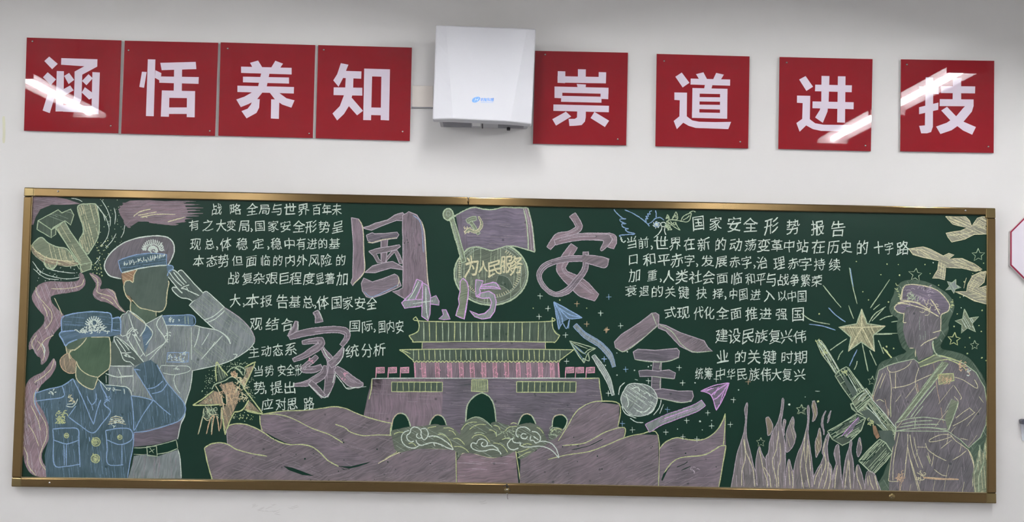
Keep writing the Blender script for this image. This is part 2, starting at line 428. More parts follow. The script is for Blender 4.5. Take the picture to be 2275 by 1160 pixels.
# ------------------------------------------------------------------ lamps (above the frame, reflected in the acrylic; far-left row is added fill)
for r_, (x, segs) in enumerate(zip(LAMP_X, LAMP_D)):
    for k, (d0, d1) in enumerate(segs):
        side = ('left', 'right', 'middle', 'added far left fill')[r_]
        nth = {3: ['nearest the board wall', 'above the middle of the room', 'nearest the rear wall'], 4: ['nearest the board wall', 'above the middle of the room', 'second from the rear wall', 'nearest the rear wall'],
               5: ['nearest the board wall', 'second from the board wall', 'above the middle of the room', 'second from the rear wall', 'nearest the rear wall']}[len(segs)][k]
        e = empty('ceiling_lamp', (x, -(d0 + d1) / 2, LAMP_Z + .06), f'white batten lamp of the {side} row, {nth}', 'lamp', 'fluorescent batten lamps')
        prof = [(-.10, .0), (-.06, .075), (.06, .075), (.10, .0), (.098, -.002), (.058, .071), (-.058, .071), (-.098, -.002)]
        hv = [(x + px, yy, LAMP_Z + pz) for yy in (-d1, -d0) for px, pz in prof]
        fixn(new_obj('housing', hv, [(k2, (k2 + 1) % 8, 8 + (k2 + 1) % 8, 8 + k2) for k2 in range(8)] + [(0, 1, 6, 7), (1, 2, 5, 6), (2, 3, 4, 5), (8, 15, 14, 9), (9, 14, 13, 10), (10, 13, 12, 11)], [MHOUSE], e))
        for yy in (-d1 + .004, -d0):  # plates hang below the tube, shaped to keep light off the upper wall
            fixn(new_obj('cutoff_plate', *[[(x + px, yy + q, LAMP_Z + pz) for q in (0, -.004) for px, pz in ((-.1, -.03), (.1, -.03), (.1, 0), (.06, .075), (-.06, .075), (-.1, 0))], [(0, 1, 2, 3, 4, 5), (11, 10, 9, 8, 7, 6)] + [(k2, (k2 + 1) % 6, 6 + (k2 + 1) % 6, 6 + k2) for k2 in range(6)]], [MHOUSE], e))
        n = 12; vs = []; rr = .017
        for yy in (-d1 + .02, -d0 - .02):
            for i in range(n): vs.append((x + rr * math.cos(6.2832 * i / n), yy, LAMP_Z + rr * math.sin(6.2832 * i / n)))
        fs = [(i, (i + 1) % n, n + (i + 1) % n, n + i) for i in range(n)] + [tuple(range(n))[::-1], tuple(range(n, 2 * n))]
        fixn(new_obj('tube', vs, fs, [MTUBE], e))
        for yy in (-d1 + .25, -d0 - .25):
            new_obj('suspension_rod', *wbox(x - .006, x + .006, yy - .006, yy + .006, LAMP_Z + .074, RH), [MHOUSE], e)

# ------------------------------------------------------------------ red character signs
def sign(tr, quad, y, label, chars, screws, tag_y=0.0):
    q = [tr(*p) for p in quad]
    c = W(sum(p[0] for p in q) / 4, q[2][1], 0)
    e = empty('red_sign', (c.x, 0, c.z), label, 'sign', 'red acrylic character signs above the blackboard')
    bevel(fixn(new_obj('backing_board', *slab([(q[0][0] + .4, q[0][1] + .4), (q[1][0] - .2, q[1][1] + .4), (q[2][0] - .2, q[2][1] - .4), (q[3][0] + .4, q[3][1] - .4)], -.001, y + .0032), [MPVC], e)), .0004, 1)
    bevel(fixn(new_obj('acrylic_face', *slab(q, y + .0032, y), [MRED], e)), .0004, 1)
    p = Part('character', e, tr, plane=y - .0001)
    p.label = 'white character'
    for poly in chars: p.fill(MLET, poly, rough=0)
    p.build()
    for s in screws:
        u, v = tr(*s); ctr = W(u, v, y)
        fixn(new_obj('screw', *dome(ctr, .0042, .0035), [MSTEEL], e, smooth=True))
s1, s2, s3, s4 = T(0, 60, 4.296), T(450, 60, 4.296), T(1150, 80, 3.867), T(1700, 80, 3.866)
han = [[(470,282),(551,352),(498,403),(423,325)],[(455,432),(535,500),(485,555),(410,480)],[(455,640),(522,668),(475,822),(407,797)],
 [(585,297),(930,308),(928,378),(785,455),(783,515),(712,515),(712,425),(805,375),(583,360)],[(712,515),(783,515),(778,690),(760,735),(720,755),(640,750),(640,690),(700,685),(706,660)],
 [(542,420),(610,422),(605,806),(530,806)],[(882,430),(953,434),(940,832),(873,830)],[(600,745),(880,755),(880,820),(600,808)],
 [(660,438),(708,505),(655,545),(612,467)],[(670,558),(703,605),(608,660),(603,595)],[(845,450),(885,490),(825,556),(783,515)],[(810,575),(878,625),(878,680),(850,692),(780,625)]]
tian = [[(1355,427),(1400,430),(1375,580),(1330,572)],[(1411,308),(1483,310),(1467,852),(1393,850)],[(1483,412),(1540,440),(1538,465),(1520,508),(1478,485)],
 [(1530,342),(1868,333),(1874,402),(1543,412)],[(1520,472),(1897,478),(1895,543),(1520,532)],[(1662,405),(1738,405),(1735,612),(1658,612)],
 [(1545,605),(1862,612),(1860,680),(1543,675)],[(1545,605),(1618,607),(1612,857),(1535,855)],[(1785,612),(1862,612),(1858,862),(1782,860)],[(1612,768),(1785,768),(1783,830),(1612,830)]]
yang = [[(530,320),(572,388),(478,388),(453,342)],[(695,322),(768,350),(742,388),(655,388)],[(368,378),(850,390),(850,453),(368,438)],[(386,474),(825,482),(825,540),(386,528)],
 [(333,560),(873,573),(871,635),(333,620)],[(562,385),(640,388),(638,445),(612,570),(530,570),(560,440)],[(530,565),(615,570),(520,690),(440,735),(365,765),(322,692),(400,665),(465,628)],
 [(640,625),(735,632),(800,680),(878,700),(848,770),(760,740),(690,690)],[(478,690),(546,688),(540,770),(515,820),(420,872),(372,803),(430,780),(462,740)],[(655,690),(733,692),(728,877),(652,873)]]
zhi = [[(1320,345),(1392,360),(1345,480),(1298,570),(1248,510),(1285,450)],[(1335,418),(1517,424),(1514,494),(1335,486)],[(1367,485),(1440,490),(1437,585),(1362,580)],[(1252,576),(1525,580),(1525,655),(1250,650)],
 [(1362,580),(1437,585),(1428,655),(1400,750),(1350,830),(1285,892),(1240,826),(1310,755),(1350,650)],[(1428,680),(1532,800),(1475,843),(1398,757),(1405,660)],
 [(1543,397),(1620,400),(1608,890),(1533,888)],[(1708,402),(1789,404),(1780,892),(1700,888)],[(1543,397),(1789,404),(1786,476),(1543,470)],[(1605,768),(1704,770),(1702,843),(1603,840)]]
chong = [[(345,302),(410,304),(408,405),(343,402)],[(518,285),(586,287),(584,400),(518,400)],[(697,310),(761,312),(758,407),(695,405)],[(343,345),(758,353),(758,407),(343,400)],[(508,412),(587,417),(584,445),(515,440)],
 [(317,434),(781,445),(780,497),(317,486)],[(317,434),(385,436),(383,535),(317,532)],[(714,443),(781,445),(778,543),(712,540)],[(375,514),(720,522),(720,573),(373,565)],[(308,588),(785,600),(783,655),(307,643)],
 [(512,640),(586,642),(585,700),(578,735),(550,765),(500,771),(445,773),(438,712),(490,712),(510,700)],[(415,650),(460,692),(330,770),(298,715)],[(660,652),(786,728),(750,782),(627,705)]]
dao = [[(1410,314),(1476,402),(1418,442),(1355,350)],[(1533,328),(1596,312),(1628,372),(1560,372)],[(1706,317),(1772,332),(1745,376),(1680,372)],[(1487,366),(1826,374),(1825,427),(1485,417)],[(1610,415),(1674,418),(1665,455),(1602,455)],
 [(1502,447),(1565,449),(1560,705),(1498,703)],[(1740,452),(1803,454),(1800,711),(1738,708)],[(1502,447),(1803,454),(1803,500),(1502,494)],[(1560,525),(1742,527),(1742,565),(1560,562)],[(1560,590),(1742,592),(1742,632),(1560,628)],
 [(1498,656),(1800,662),(1800,711),(1498,703)],[(1347,485),(1455,487),(1453,690),(1390,695),(1393,552),(1347,549)],[(1390,690),(1453,690),(1500,725),(1560,737),(1700,740),(1834,738),(1810,800),(1530,790),(1470,772),(1423,745),(1368,800),(1341,730)]]
jin = [[(347,344),(411,436),(354,472),(292,374)],[(430,418),(745,424),(743,483),(428,474)],[(407,562),(760,569),(759,629),(406,620)],[(484,343),(552,344),(545,560),(535,650),(495,746),(429,700),(470,635),(482,560)],
 [(625,346),(690,347),(685,745),(618,742)],[(274,512),(387,514),(383,715),(318,715),(322,576),(273,573)],[(318,712),(383,715),(430,750),(500,762),(760,765),(735,822),(480,815),(410,800),(352,768),(296,822),(268,748)]]
ji = [[(1379,355),(1444,357),(1440,780),(1425,825),(1390,836),(1340,836),(1322,772),(1372,768)],[(1322,432),(1490,436),(1490,500),(1322,490)],[(1322,612),(1488,572),(1486,634),(1322,672)],[(1612,360),(1683,362),(1683,550),(1610,550)],
 [(1510,430),(1804,433),(1802,493),(1510,490)],[(1500,542),(1790,545),(1790,604),(1498,602)],[(1720,600),(1790,600),(1775,650),(1700,740),(1600,810),(1505,842),(1468,778),(1560,745),(1640,690),(1700,620)],
 [(1562,608),(1640,690),(1700,735),(1810,782),(1778,848),(1700,812),(1600,735),(1512,640)]]
sign(s1, [(255,100),(1158,128),(1128,1015),(228,990)], -.0125, 'red square sign with the white character 涵, leftmost of the row, lamp glare across it', han, [(311,137),(1057,944)])
sign(s1, [(1190,130),(2082,150),(2052,1040),(1155,1018)], -.0125, 'red square sign with the white character 恬, second from the left', tian, [(1228,222),(2002,992)])
sign(s2, [(173,146),(1076,172),(1052,1060),(150,1038)], -.0125, 'red square sign with the white character 养, third from the left', yang, [(240,205),(1018,1017)])
sign(s2, [(1104,172),(1998,196),(1978,1088),(1080,1062)], -.0125, 'red square sign with the white character 知, just left of the white wall unit', zhi, [(1157,218),(1910,998)])
sign(s3, [(151,127),(948,143),(933,940),(131,926)], -.0125, 'red square sign with the white character 崇, partly behind the white wall unit', chong, [(237,160),(860,887)])
sign(s3, [(1195,153),(1993,175),(1981,967),(1183,947)], -.0125, 'red square sign with the white character 道, third from the right', dao, [(1259,215),(1912,910)])
sign(s4, [(124,180),(923,198),(908,990),(113,970)], -.0125, 'red square sign with the white character 进, second from the right', jin, [(185,228),(861,942)])
sign(s4, [(1167,200),(1968,213),(1963,1005),(1161,990)], -.0125, 'red square sign with the white character 技, rightmost of the row, lamp glare across it', ji, [(1217,245),(1917,950)])

# ------------------------------------------------------------------ white wall unit
dv = T(900, 30, 4)
YF = -.25
def dq(pts, y0, y1): return slab([dv(*p) for p in pts], y0, y1)
c = W(1075, 270, YF)
un = empty('ventilation_unit', (c.x, 0, c.z), 'white boxy ventilation unit with a blue logo, mounted between the signs 知 and 崇', 'appliance')
# cover: one curved shell - centre panel proud, wings falling back
top = [(275,100),(362,104),(1085,130),(1163,135)]
bot = [(243,940),(427,938),(935,963),(1128,985)]
rows = []
for k in range(7):
    t = k / 6.0
    tc_ = [(275 + (243 - 275) * t, 100 + 842 * t), (362 + (427 - 362) * t, 104 + 834 * t), (1085 + (935 - 1085) * t, 131 + 832 * t), (1163 + (1125 - 1163) * t, 135 + 850 * t)]
    rows.append(tc_)
dep = (-.232, YF, YF, -.232)
vs = []; fs = []
for r_ in rows:
    for (p, y) in zip(r_, dep): vs.append(W(*dv(*p), y))
nb = len(vs)
for r_ in rows:
    for (p, y) in zip(r_, dep):
        q = W(*dv(*p), y); vs.append(Vector((q.x, -.17, q.z)))
for i in range(6):
    for j in range(3):
        a = i * 4 + j; fs.append((a, a + 1, a + 5, a + 4)); fs.append((nb + a, nb + a + 4, nb + a + 5, nb + a + 1))
    fs.append((i * 4, i * 4 + 4, nb + i * 4 + 4, nb + i * 4)); fs.append((i * 4 + 3, nb + i * 4 + 3, nb + i * 4 + 7, i * 4 + 7))
for j in range(3):
    fs.append((j, nb + j, nb + j + 1, j + 1)); fs.append((24 + j, 25 + j, nb + 25 + j, nb + 24 + j))
bevel(fixn(new_obj('front_cover', vs, fs, [MUNIT], un)), .006, 3)
a_, b_ = W(*dv(300, 940), -.17), W(*dv(1100, 960), -.17)
tz = W(*dv(300, 120), YF).z
bx = [(a_.x, -.001, b_.z + .012), (b_.x, -.001, b_.z + .004), (b_.x, -.172, b_.z + .004), (a_.x, -.172, b_.z + .012)]
x0, x1 = a_.x, b_.x; zb = W(*dv(700, 955), YF).z + .012
bevel(fixn(new_obj('body', *wbox(x0, x1, -.175, -.001, zb, tz - .01), [MUNIT2], un)), .004, 2)
# underside: two tinted louvred grilles, a dark seam and a small foot
def under(name, xa, xb, ya, yb, th, mat): return fixn(new_obj(name, *wbox(x0 + (x1 - x0) * xa, x0 + (x1 - x0) * xb, ya, yb, zb - th, zb + .001), [mat], un))
for xa, xb in ((.04, .36), (.66, .95)):
    for k in range(7): under('louvre', xa, xb, -.15 + k * .018, -.143 + k * .018, .004, MGRILL)
under('seam', .475, .49, -.172, -.01, .003, MDARK)
lb = Part('rating_label', un, P0, plane=0)
lb = under('rating_label', .37, .46, -.13, -.06, .002, MLABEL)
bevel(under('foot', .76, .80, -.06, -.03, .014, MDARK), .003, 2)
lg = Part('logo', un, dv, plane=W(*dv(690, 770), YF).y - .0004); lg.label = 'blue oval emblem and lettering'
lg.fill(MBLUE, [(594,775),(604,755),(632,742),(660,742),(667,756),(655,776),(630,790),(603,789)], True, 0)
lg.line(MPALE, [(618,784),(630,750)], 1.0); lg.line(MPALE, [(640,782),(652,748)], 1.0); lg.line(MPALE, [(622,768),(650,764)], 1.0)
for ch, x in zip('巩智科慧', (685, 714, 745, 775)): lg.char(MBLUE, ch, x, 766, 29, rise=-.03, bold=.25)
lg.line(MBLUE, [(672,790),(784,792)], .9)
lg.build()
cb = [(915,190),(962,191),(962,238.5),(915,237.5)]
t = empty('cable_cover', (W(937, 238).x, 0, W(937, 238).z), 'cream cable cover plate between the sign 知 and the white wall unit', 'cover')
bevel(fixn(new_obj('plate', *slab(cb, -.0005, -.004), [MCREAM], t)), .001, 1)
fixn(new_obj('shadow_strip', *slab([(914,237.2),(962,238.2),(962,240.2),(914,239.2)], -.0005, -.012), [MGRILL], t))  # grey strip built in as the thin shadow line under the plate

# ------------------------------------------------------------------ octagonal sign and hook at the right edge
oc = []; R0 = 92
cxo, cyo = 2335, 552
def octo(r): return [(cxo + r / math.cos(math.pi / 8) * math.cos(math.pi / 8 + k * math.pi / 4), cyo + r / math.cos(math.pi / 8) * math.sin(math.pi / 8 + k * math.pi / 4)) for k in range(8)]
t = empty('octagonal_sign', (W(cxo, 640).x, 0, W(cxo, 640).z), 'white octagonal plaque with a crimson rim at the right edge', 'sign')
bevel(fixn(new_obj('backing', *slab(octo(R0 - 1), -.001, -.016), [MPVC], t)), .001, 1)
bevel(fixn(new_obj('rim', *slab(octo(R0 - 2), -.0155, -.02), [MCRIM], t)), .0006, 1)
fixn(new_obj('face', *slab(octo(R0 - 5), -.0195, -.0208), [MOCT], t))
t = empty('wall_hook', (W(2278, 950).x, 0, W(2278, 950).z), 'small grey hook on the wall at the lower right edge', 'hook')
bevel(fixn(new_obj('plate', *slab([(2268,940),(2274,937),(2288,937),(2294,942),(2290,980),(2272,980)], -.001, -.006), [MHOOK2], t)), .001, 2)
bevel(fixn(new_obj('peg', *slab([(2270,934),(2275,932),(2286,932),(2290,936),(2288,943),(2272,943)], -.005, -.035), [MHOOK], t)), .002, 2)

# ------------------------------------------------------------------ blackboard
OUT = [(53.4,416.4),(2212,462.4),(2214,1119),(24.8,1081.7)]
INN = [(70.7,436.2),(2194,478),(2194,1096.5),(46.5,1062)]
c = W(1126, 1098)
bb = empty('blackboard', (c.x, 0, c.z), 'long green blackboard in a bronze frame covered with chalk drawings and writing', 'blackboard')
g = fixn(new_obj('writing_surface', *slab([(62,427),(2203,471),(2204,1107),(36,1071),], -.002, SURF), [MGLASSB], bb)); g['label'] = 'dark green enamel face'
YR = -.034
def rail(q, mat, nm='frame_rail'): return bevel(fixn(new_obj(nm, *slab(q, -.001, YR), [mat], bb)), .0042, 3)
J = 1126
rail([(OUT[0][0]+18,OUT[0][1]+.5),(1040,437.6),(1040,456.2),(INN[0][0]+4,INN[0][1])], MBRONZE)
rail([(1040.6,437.6),(2194,462),(2194,477.9),(1040.6,456.2)], MBRONZE)
rail([(45,1061.8),(J,1075),(J,1097.5),(43,1082)], MBRONZE)
rail([(J+.7,1075),(2194,1096.3),(2194,1118.6),(J+.7,1097.5)], MBRONZE)
rail([(52.6,437),(70.7,436.6),(46.8,1061.5),(25.6,1061)], MBRONZV, 'frame_upright')
rail([(2194,485),(2212.3,485),(2214,1096),(2194,1096)], MBRONZV, 'frame_upright')
YR = -.0352
rail([(53.4,416.2),(76,416.7),(76,436.3),(52.4,436.6)], MCORNER, 'corner_cap')
rail([(2190.5,461.8),(2212,462.3),(2212.5,485.5),(2190.5,485)], MCORNER, 'corner_cap')
rail([(2191,1095.8),(2214,1096),(2214.3,1119.3),(2191,1118.7)], MCORNER, 'corner_cap')
rail([(25.6,1061),(48,1061.6),(47.5,1082.2),(24.6,1081.8)], MCORNER, 'corner_cap')
# thin bright inner lip
MLIP = plain('lip_metal', sr(190, 175, 140), .25, 1.0)
for q in ([(47,1059.8),(1126,1073),(1126,1075.2),(47,1062)], [(1126.5,1073),(2194,1094.5),(2194,1096.8),(1126.5,1075.2)], [(2192.3,480),(2194.2,480),(2194.2,1096),(2192.3,1096)], [(70.5,437),(72,437),(48,1061),(46.4,1061)]):
    fixn(new_obj('inner_lip', *slab(q, SURF + .001, -.030), [MLIP], bb))
for (u, v) in [(129,425),(1040,447),(2145,468),(110,1073),(1980,1105),(1126,1088)]:
    fixn(new_obj('frame_screw', *dome(W(u, v, -.0339), .0045, .003), [MSTEEL if u != 1040 else MBRONZE], bb, smooth=True))
TA, TB, TCc, TD = T(0,400,2.9), T(0,750,2.9), T(400,420,2.9), T(400,750,2.9)
TE, TF, TG, TH = T(850,420,2.9), T(850,750,2.9), T(1300,420,2.9), T(1300,750,2.9)
TI, TJ = T(1775,420,2.9), T(1775,750,2.9)
TK, TL, TM, TN, TO = T(220,500,3.867), T(60,660,4.832), T(420,780,6.105), T(560,780,7.735), T(1360,460,7.25)
TQ, TR, TS, TU = T(1960,600,4.4615), T(1800,740,5.275), T(1900,900,5.525), T(860,900,5.6875)
TV, TW, TX, TY = T(760,460,4.4625), T(620,680,5.273), T(1600,860,4.833), T(970,450,4.4625)

jm = Part('joint_scratch', bb, P0, 'dark scuffs at the joint of the lower rail', plane=-.0352)
for l in ([(1118,1082),(1124,1078),(1131,1083)],[(1120,1090),(1126,1087),(1134,1092)],[(1126,1076),(1126,1086),(1127,1096)]): jm.line(MDARK, l, 1.8)
jm.build()
fixn(new_obj('frame_washer', *dome(W(1982, 1104, -.0339), .013, .003, 18), [MCORNER], bb, smooth=True))
fixn(new_obj('frame_washer', *dome(W(1126, 1090, -.0339), .011, .002, 18), [MCORNER], bb, smooth=True))

# ================================================================== chalk drawings (parts of the blackboard)
# ---- rubbed colour along the top edge
d = Part('chalk_smear', bb, TA, 'mauve chalk smear in the upper left corner')
d.shape('pinkH', None, [(205,105),(330,103),(430,122),(520,152),(440,160),(330,160),(262,190),(230,240),(215,290),(203,290)])
d.hatch('Lh', [(205,108),(330,108),(520,150),(330,158),(262,188),(215,260)], 12, 3.2, 1.3, .6); d.build()
d = Part('chalk_banner', bb, TA, 'mauve rubbed banner with frayed right end')
d.fill('pinkH', [(762,190),(800,150),(840,132),(960,128),(1080,138),(1180,145),(1210,200),(1190,265),(1110,285),(1000,268),(900,262),(845,298),(800,262),(775,225)])
for x0_, y0_, x1_, y1_, w_ in ((790,150,1262,138,14),(770,170,1292,158,14),(762,190,1310,180,16),(765,208,1290,196,16),(775,225,1308,215,16),(785,240,1282,232,15),(800,256,1240,250,16),(850,262,1200,268,16),(960,272,1150,286,14),(800,262,842,300,20),(830,138,1200,146,14)):
    d.brush('pinkH', None, [(x0_, y0_, w_ * .5), (x0_ + (x1_ - x0_) * .3, (y0_ + y1_) / 2 + R.uniform(-4, 4), w_), (x0_ + (x1_ - x0_) * .8, y1_ + R.uniform(-4, 4), w_ * .8), (x1_, y1_, 1.5)], 1, 0)
    d.line('Lh', [(x0_ + 40, y0_), ((x0_ + x1_) / 2, (y0_ + y1_) / 2 + R.uniform(-6, 6)), (x1_ - 40, y1_ + 2)], 1.3)
d.lines('Lc', [[(860,235),(900,205),(970,188)],[(905,240),(1000,222),(1130,222)],[(890,228),(960,215),(1010,205)],[(1080,270),(1130,256),(1190,240)],[(915,243),(935,236),(950,242)]], 2.4)
d.build()

# ---- hammer and sickle
d = Part('chalk_emblem', bb, TA, 'yellow-green hammer and sickle emblem')
for pts in ([(500,190),(512,160),(560,154),(620,158),(632,210),(640,270),(638,335),(622,390),(592,440),(560,478),(520,420),(512,385),(535,340),(532,290),(515,245)],
            [(205,420),(262,370),(310,405),(370,432),(432,445),(490,522),(505,545),(430,556),(370,545),(345,572),(310,572),(288,548),(285,532),(232,492),(208,460)]):
    d.shape('olive', 'Lg', pts, 2.6, True, ('Lc', 75, 4, 1.6, .7))
d.fill('tan', [(206,430),(240,465),(300,500),(380,520),(490,530),(500,545),(430,556),(350,545),(285,530),(230,490),(208,462)], True)
d.hatch('Lc', [(206,430),(300,500),(490,530),(500,545),(350,545),(230,490)], 18, 3, 1.4, .7)
d.line('Lc', [(206,428),(245,468),(310,503),(400,520),(480,522)], 2.4); d.line('Lg', [(290,500),(285,540),(315,572),(355,560),(372,520)], 2.2)
d.shape('oliveD', 'Lg', [(245,262),(375,192),(398,212),(455,188),(475,226),(455,290),(420,262),(345,305),(330,322)], 2.4, False, ('Ld', 20, 5, 1.2, .6))
d.shape('oliveD', 'Lg', [(245,262),(332,322),(330,372),(238,318)], 2.4)
d.shape('oliveD', 'Lg', [(330,322),(398,282),(360,310),(360,350),(330,372)], 2.2)
d.shape('olive', 'Lg', [(360,310),(415,264),(452,330),(590,530),(585,575),(522,597),(515,545)], 2.4, False, ('Lc', 60, 4, 1.4, .6))
d.lines('Lg', [[(360,310),(440,430),(518,545)],[(518,545),(590,530)],[(518,545),(522,597)],[(490,540),(512,575)]], 2.2)
d.build()
d = Part('chalk_glow', bb, TA, 'pale arcs and dots radiating from the emblem')
d.lines('Lw', [[(640,190),(680,240),(702,310),(690,370),(650,430)],[(655,130),(690,190),(710,250),(708,300)],[(735,180),(745,230),(738,285)],[(748,345),(722,392),(680,437)],[(803,290),(797,335),(780,372)],[(645,490),(632,515),(612,540)],
 [(210,525),(262,590),(330,620),(430,637),(512,628)],[(215,572),(290,630),(378,642)],[(330,580),(420,595),(485,600)],[(460,118),(500,124),(530,140)],[(232,560),(250,580),(262,602)],[(620,160),(660,210),(676,262)]], 1.7)
d.dots('Lg', [(R.uniform(560,790), R.uniform(120,560)) for _ in range(85)], 1.1); d.dots('Lw', [(R.uniform(205,520), R.uniform(560,660)) for _ in range(40)], 1.0)
d.dots('Ly', [(R.uniform(590,700), R.uniform(380,640)) for _ in range(40)], 1.4); d.build()

# ---- pink smoke ribbons
d = Part('chalk_ribbon', bb, TA, 'long mauve ribbon winding down the left edge')
sm = [(512,600),(530,602),(548,640),(545,680),(510,712),(440,728),(370,737),(328,752),(335,792),(372,832),(406,865),(415,895),(392,940),(345,995),(312,1050),(318,1110),(300,1165),(265,1190),(262,1150),(235,1130),(212,1088),(190,1095),(185,1060),(205,1010),(240,968),(280,925),(285,880),(250,838),(215,790),(205,750),(228,700),(262,668),(330,652),(430,656),(500,648),(512,625)]
d.fill('pinkD', sm, True); d.hatch('Lm', sm, 70, 3.4, 1.3, .4)
sm2 = [(575,602),(610,608),(645,632),(656,660),(645,702),(700,700),(740,722),(755,770),(775,812),(812,855),(775,842),(735,815),(690,790),(650,780),(608,758),(598,722),(618,682),(608,650)]
d.build(); d = Part('chalk_ribbon', bb, TA, 'short mauve ribbon beside the tall cap'); d.fill('pinkD', sm2, True); d.hatch('Lm', sm2, 40, 3, 1.2, .4)
d.lines('Lc', [[(580,608),(625,640),(630,680),(625,720),(660,735),(720,755),(760,810),(800,850)],[(700,702),(735,725),(750,770)],[(650,755),(690,770),(730,800)]], 1.8)
d.build(); d = Part('chalk_ribbon', bb, TA, 'lower mauve ribbon along the left edge')
sm3 = [(345,135),(362,165),(352,212),(315,262),(268,305),(245,350),(245,400),(270,450),(295,505),(312,570),(316,650),(285,710),(268,760),(285,820),(330,860),(375,885),(300,898),(225,892),(178,852),(156,792),(148,700),(150,560),(157,430),(165,320),(200,262),(275,220),(318,170)]
d.tr = TB; d.fill('pinkD', sm3, True); d.hatch('Lm', sm3, 80, 3.4, 1.3, .4)
d.lines('Lc', [[(245,325),(220,370),(222,430),(260,495),(295,560),(300,640),(265,730),(260,800),(300,860)],[(155,705),(175,760),(180,820),(230,890)],[(180,560),(220,620),(250,700)],[(200,440),(240,520),(262,600)],[(275,150),(285,110),(265,50),(240,20)],[(350,140),(330,200),(280,250),(220,290)]], 1.8)
d.line('Lw', [(268,36),(288,75),(284,118)], 3.0)
d.tr = TA
d.lines('Lc', [[(230,690),(240,740),(290,800),(330,850),(330,910),(290,960)],[(275,800),(300,850),(302,880)],[(345,1000),(290,1030),(240,1100)],[(540,640),(520,680),(430,700),(330,700)],[(350,760),(380,820),(400,870)],[(235,1000),(205,1050),(215,1090)]], 1.8)
d.build()

# ---- tall saluting officer
of = Part('chalk_officer', bb, TK, 'tall saluting officer in grey uniform without facial features')
torso = [(185,790),(230,760),(268,742),(330,790),(400,850),(460,820),(540,775),(570,860),(790,870)]
tpx = [TK(*p) for p in torso] + [TB(*p) for p in [(1236,0),(1240,215),(1222,340),(1197,430),(1190,500),(1165,560),(1145,655),(870,702),(860,600),(700,500),(700,100)]] + [TK(130,960)]
of.tr = P0; of.fill('grey', tpx); of.hatch('Ld', tpx, 86, 4.5, 1.3, .5)
of.tr = TB
tr_ = [(862,765),(945,752),(1010,768),(1140,725),(1165,785),(1168,908),(826,908),(850,820)]
of.fill('grey', tr_); of.hatch('Lh', tr_, 88, 4, 1.3, .5)
of.fill('mauveH', [(862,610),(1060,575),(1162,530),(1165,560),(1145,652),(1010,690),(862,705)])
of.fill('bare', [(862,712),(945,712),(1010,695),(1135,662),(1145,715),(1010,750),(862,750)])
of.lines('Lg', [[(862,712),(945,708),(1060,682),(1135,660)],[(862,752),(930,755)],[(1010,752),(1080,740),(1145,715)],[(1135,660),(1145,715)]], 2)
of.lines('Lg', [[(945,703),(1008,700),(1012,765),(950,760),(945,703)],[(965,710),(990,745)],[(960,740),(995,720)]], 2.2, False)
of.lines('Lw', [[(1235,0),(1238,110),(1240,215),(1225,330),(1190,440),(1192,500),(1165,560),(1145,655)],[(1145,720),(1160,780),(1168,905)]], 2.4)
of.lines('Lw', [[(1040,180),(1130,183),(1210,186),(1222,215),(1130,240),(1050,228)],[(1130,240),(1120,270),(1132,320),(1160,360)],[(700,184),(850,184)],[(680,232),(760,255),(780,250),(860,245)],[(760,195),(785,255)],[(858,190),(858,350)],[(780,255),(782,300)],[(682,245),(684,295)],[(1060,40),(1010,90),(960,150)],[(1040,180),(1020,210)]], 1.7)
of.squig('Lw', *TB(1120,190), *TB(1150,215), 6, 1.3, 6)
ofo = of.build()
d = Part('arm', ofo, TK)
arm = [(775,690),(905,575),(940,580),(1080,710),(1200,790),(1290,880),(1333,960),(1335,1010),(1290,1065),(1180,1140),(1050,1195),(800,1254),(795,1050),(790,872),(820,860),(920,885),(1000,900),(930,840),(850,765)]
d.fill('grey', arm); d.hatch('Ld', arm, 40, 4, 1.3, .5)
d.lines('Lw', [[(775,690),(810,655),(905,575),(940,580)],[(940,580),(1010,645),(1080,710)],[(775,690),(850,765),(930,840),(1000,900)],[(820,860),(900,882),(1000,900),(1060,930),(1105,975),(1130,1022)],[(930,838),(1000,805),(1080,735)],[(905,815),(990,780),(1072,708)],
 [(862,880),(852,950),(818,1052)],[(945,930),(885,1032)],[(1062,950),(960,1060),(878,1155)],[(1000,1000),(960,1060)],[(1335,1010),(1290,1065),(1180,1140),(1050,1195),(800,1254)],[(1150,1110),(1185,1115),(1160,1150)]], 2.2)
d.lines('Lm', [[(1080,710),(1200,790),(1290,880),(1333,960),(1335,1010)]], 2.2)
d.lines('Lw', [[(1040,915),(1105,965),(1128,1020)]], 3)
d.build()
d = Part('hand', ofo, TK)
hd = [(592,442),(600,405),(640,388),(676,405),(705,388),(735,425),(825,512),(892,582),(805,655),(765,632),(705,624),(660,590),(628,552),(640,535),(672,538),(640,495)]
d.fill('hand', hd, True)
d.lines('Lw', [[(592,442),(640,500),(672,540),(715,588)],[(600,400),(650,470),(712,525)],[(612,392),(650,390),(700,440),(752,500)],[(640,405),(690,470),(735,515)],[(678,405),(690,392),(715,392),(760,440),(825,512),(892,582)],[(672,540),(638,535),(628,552),(660,592),(705,624),(765,634),(800,655)],[(705,545),(730,530),(775,515)],[(705,545),(740,550),(790,575),(860,607)],[(752,535),(770,570)],[(672,540),(700,570),(718,585)]], 2.4)
d.build()
d = Part('face', ofo, TK)
d.fill('face', [(320,376),(585,346),(590,420),(600,505),(585,570),(575,690),(545,738),(490,744),(430,730),(350,710),(300,662),(280,625),(235,590),(213,540),(222,490),(250,480),(290,490),(285,450),(300,425)])
d.fill('neck', [(275,655),(300,680),(350,710),(490,744),(492,795),(455,825),(402,852),(330,790),(268,742)])
d.fill('orange', [(190,412),(330,376),(315,400),(298,430),(291,492),(262,475),(225,485),(212,520),(200,470)])
d.fill('orange', [(222,575),(240,600),(262,612),(292,655),(270,662),(240,620)])
d.hatch('Lo', [(192,412),(330,378),(298,430),(290,490),(262,475),(205,500)], 30, 4, 1.3, .6)
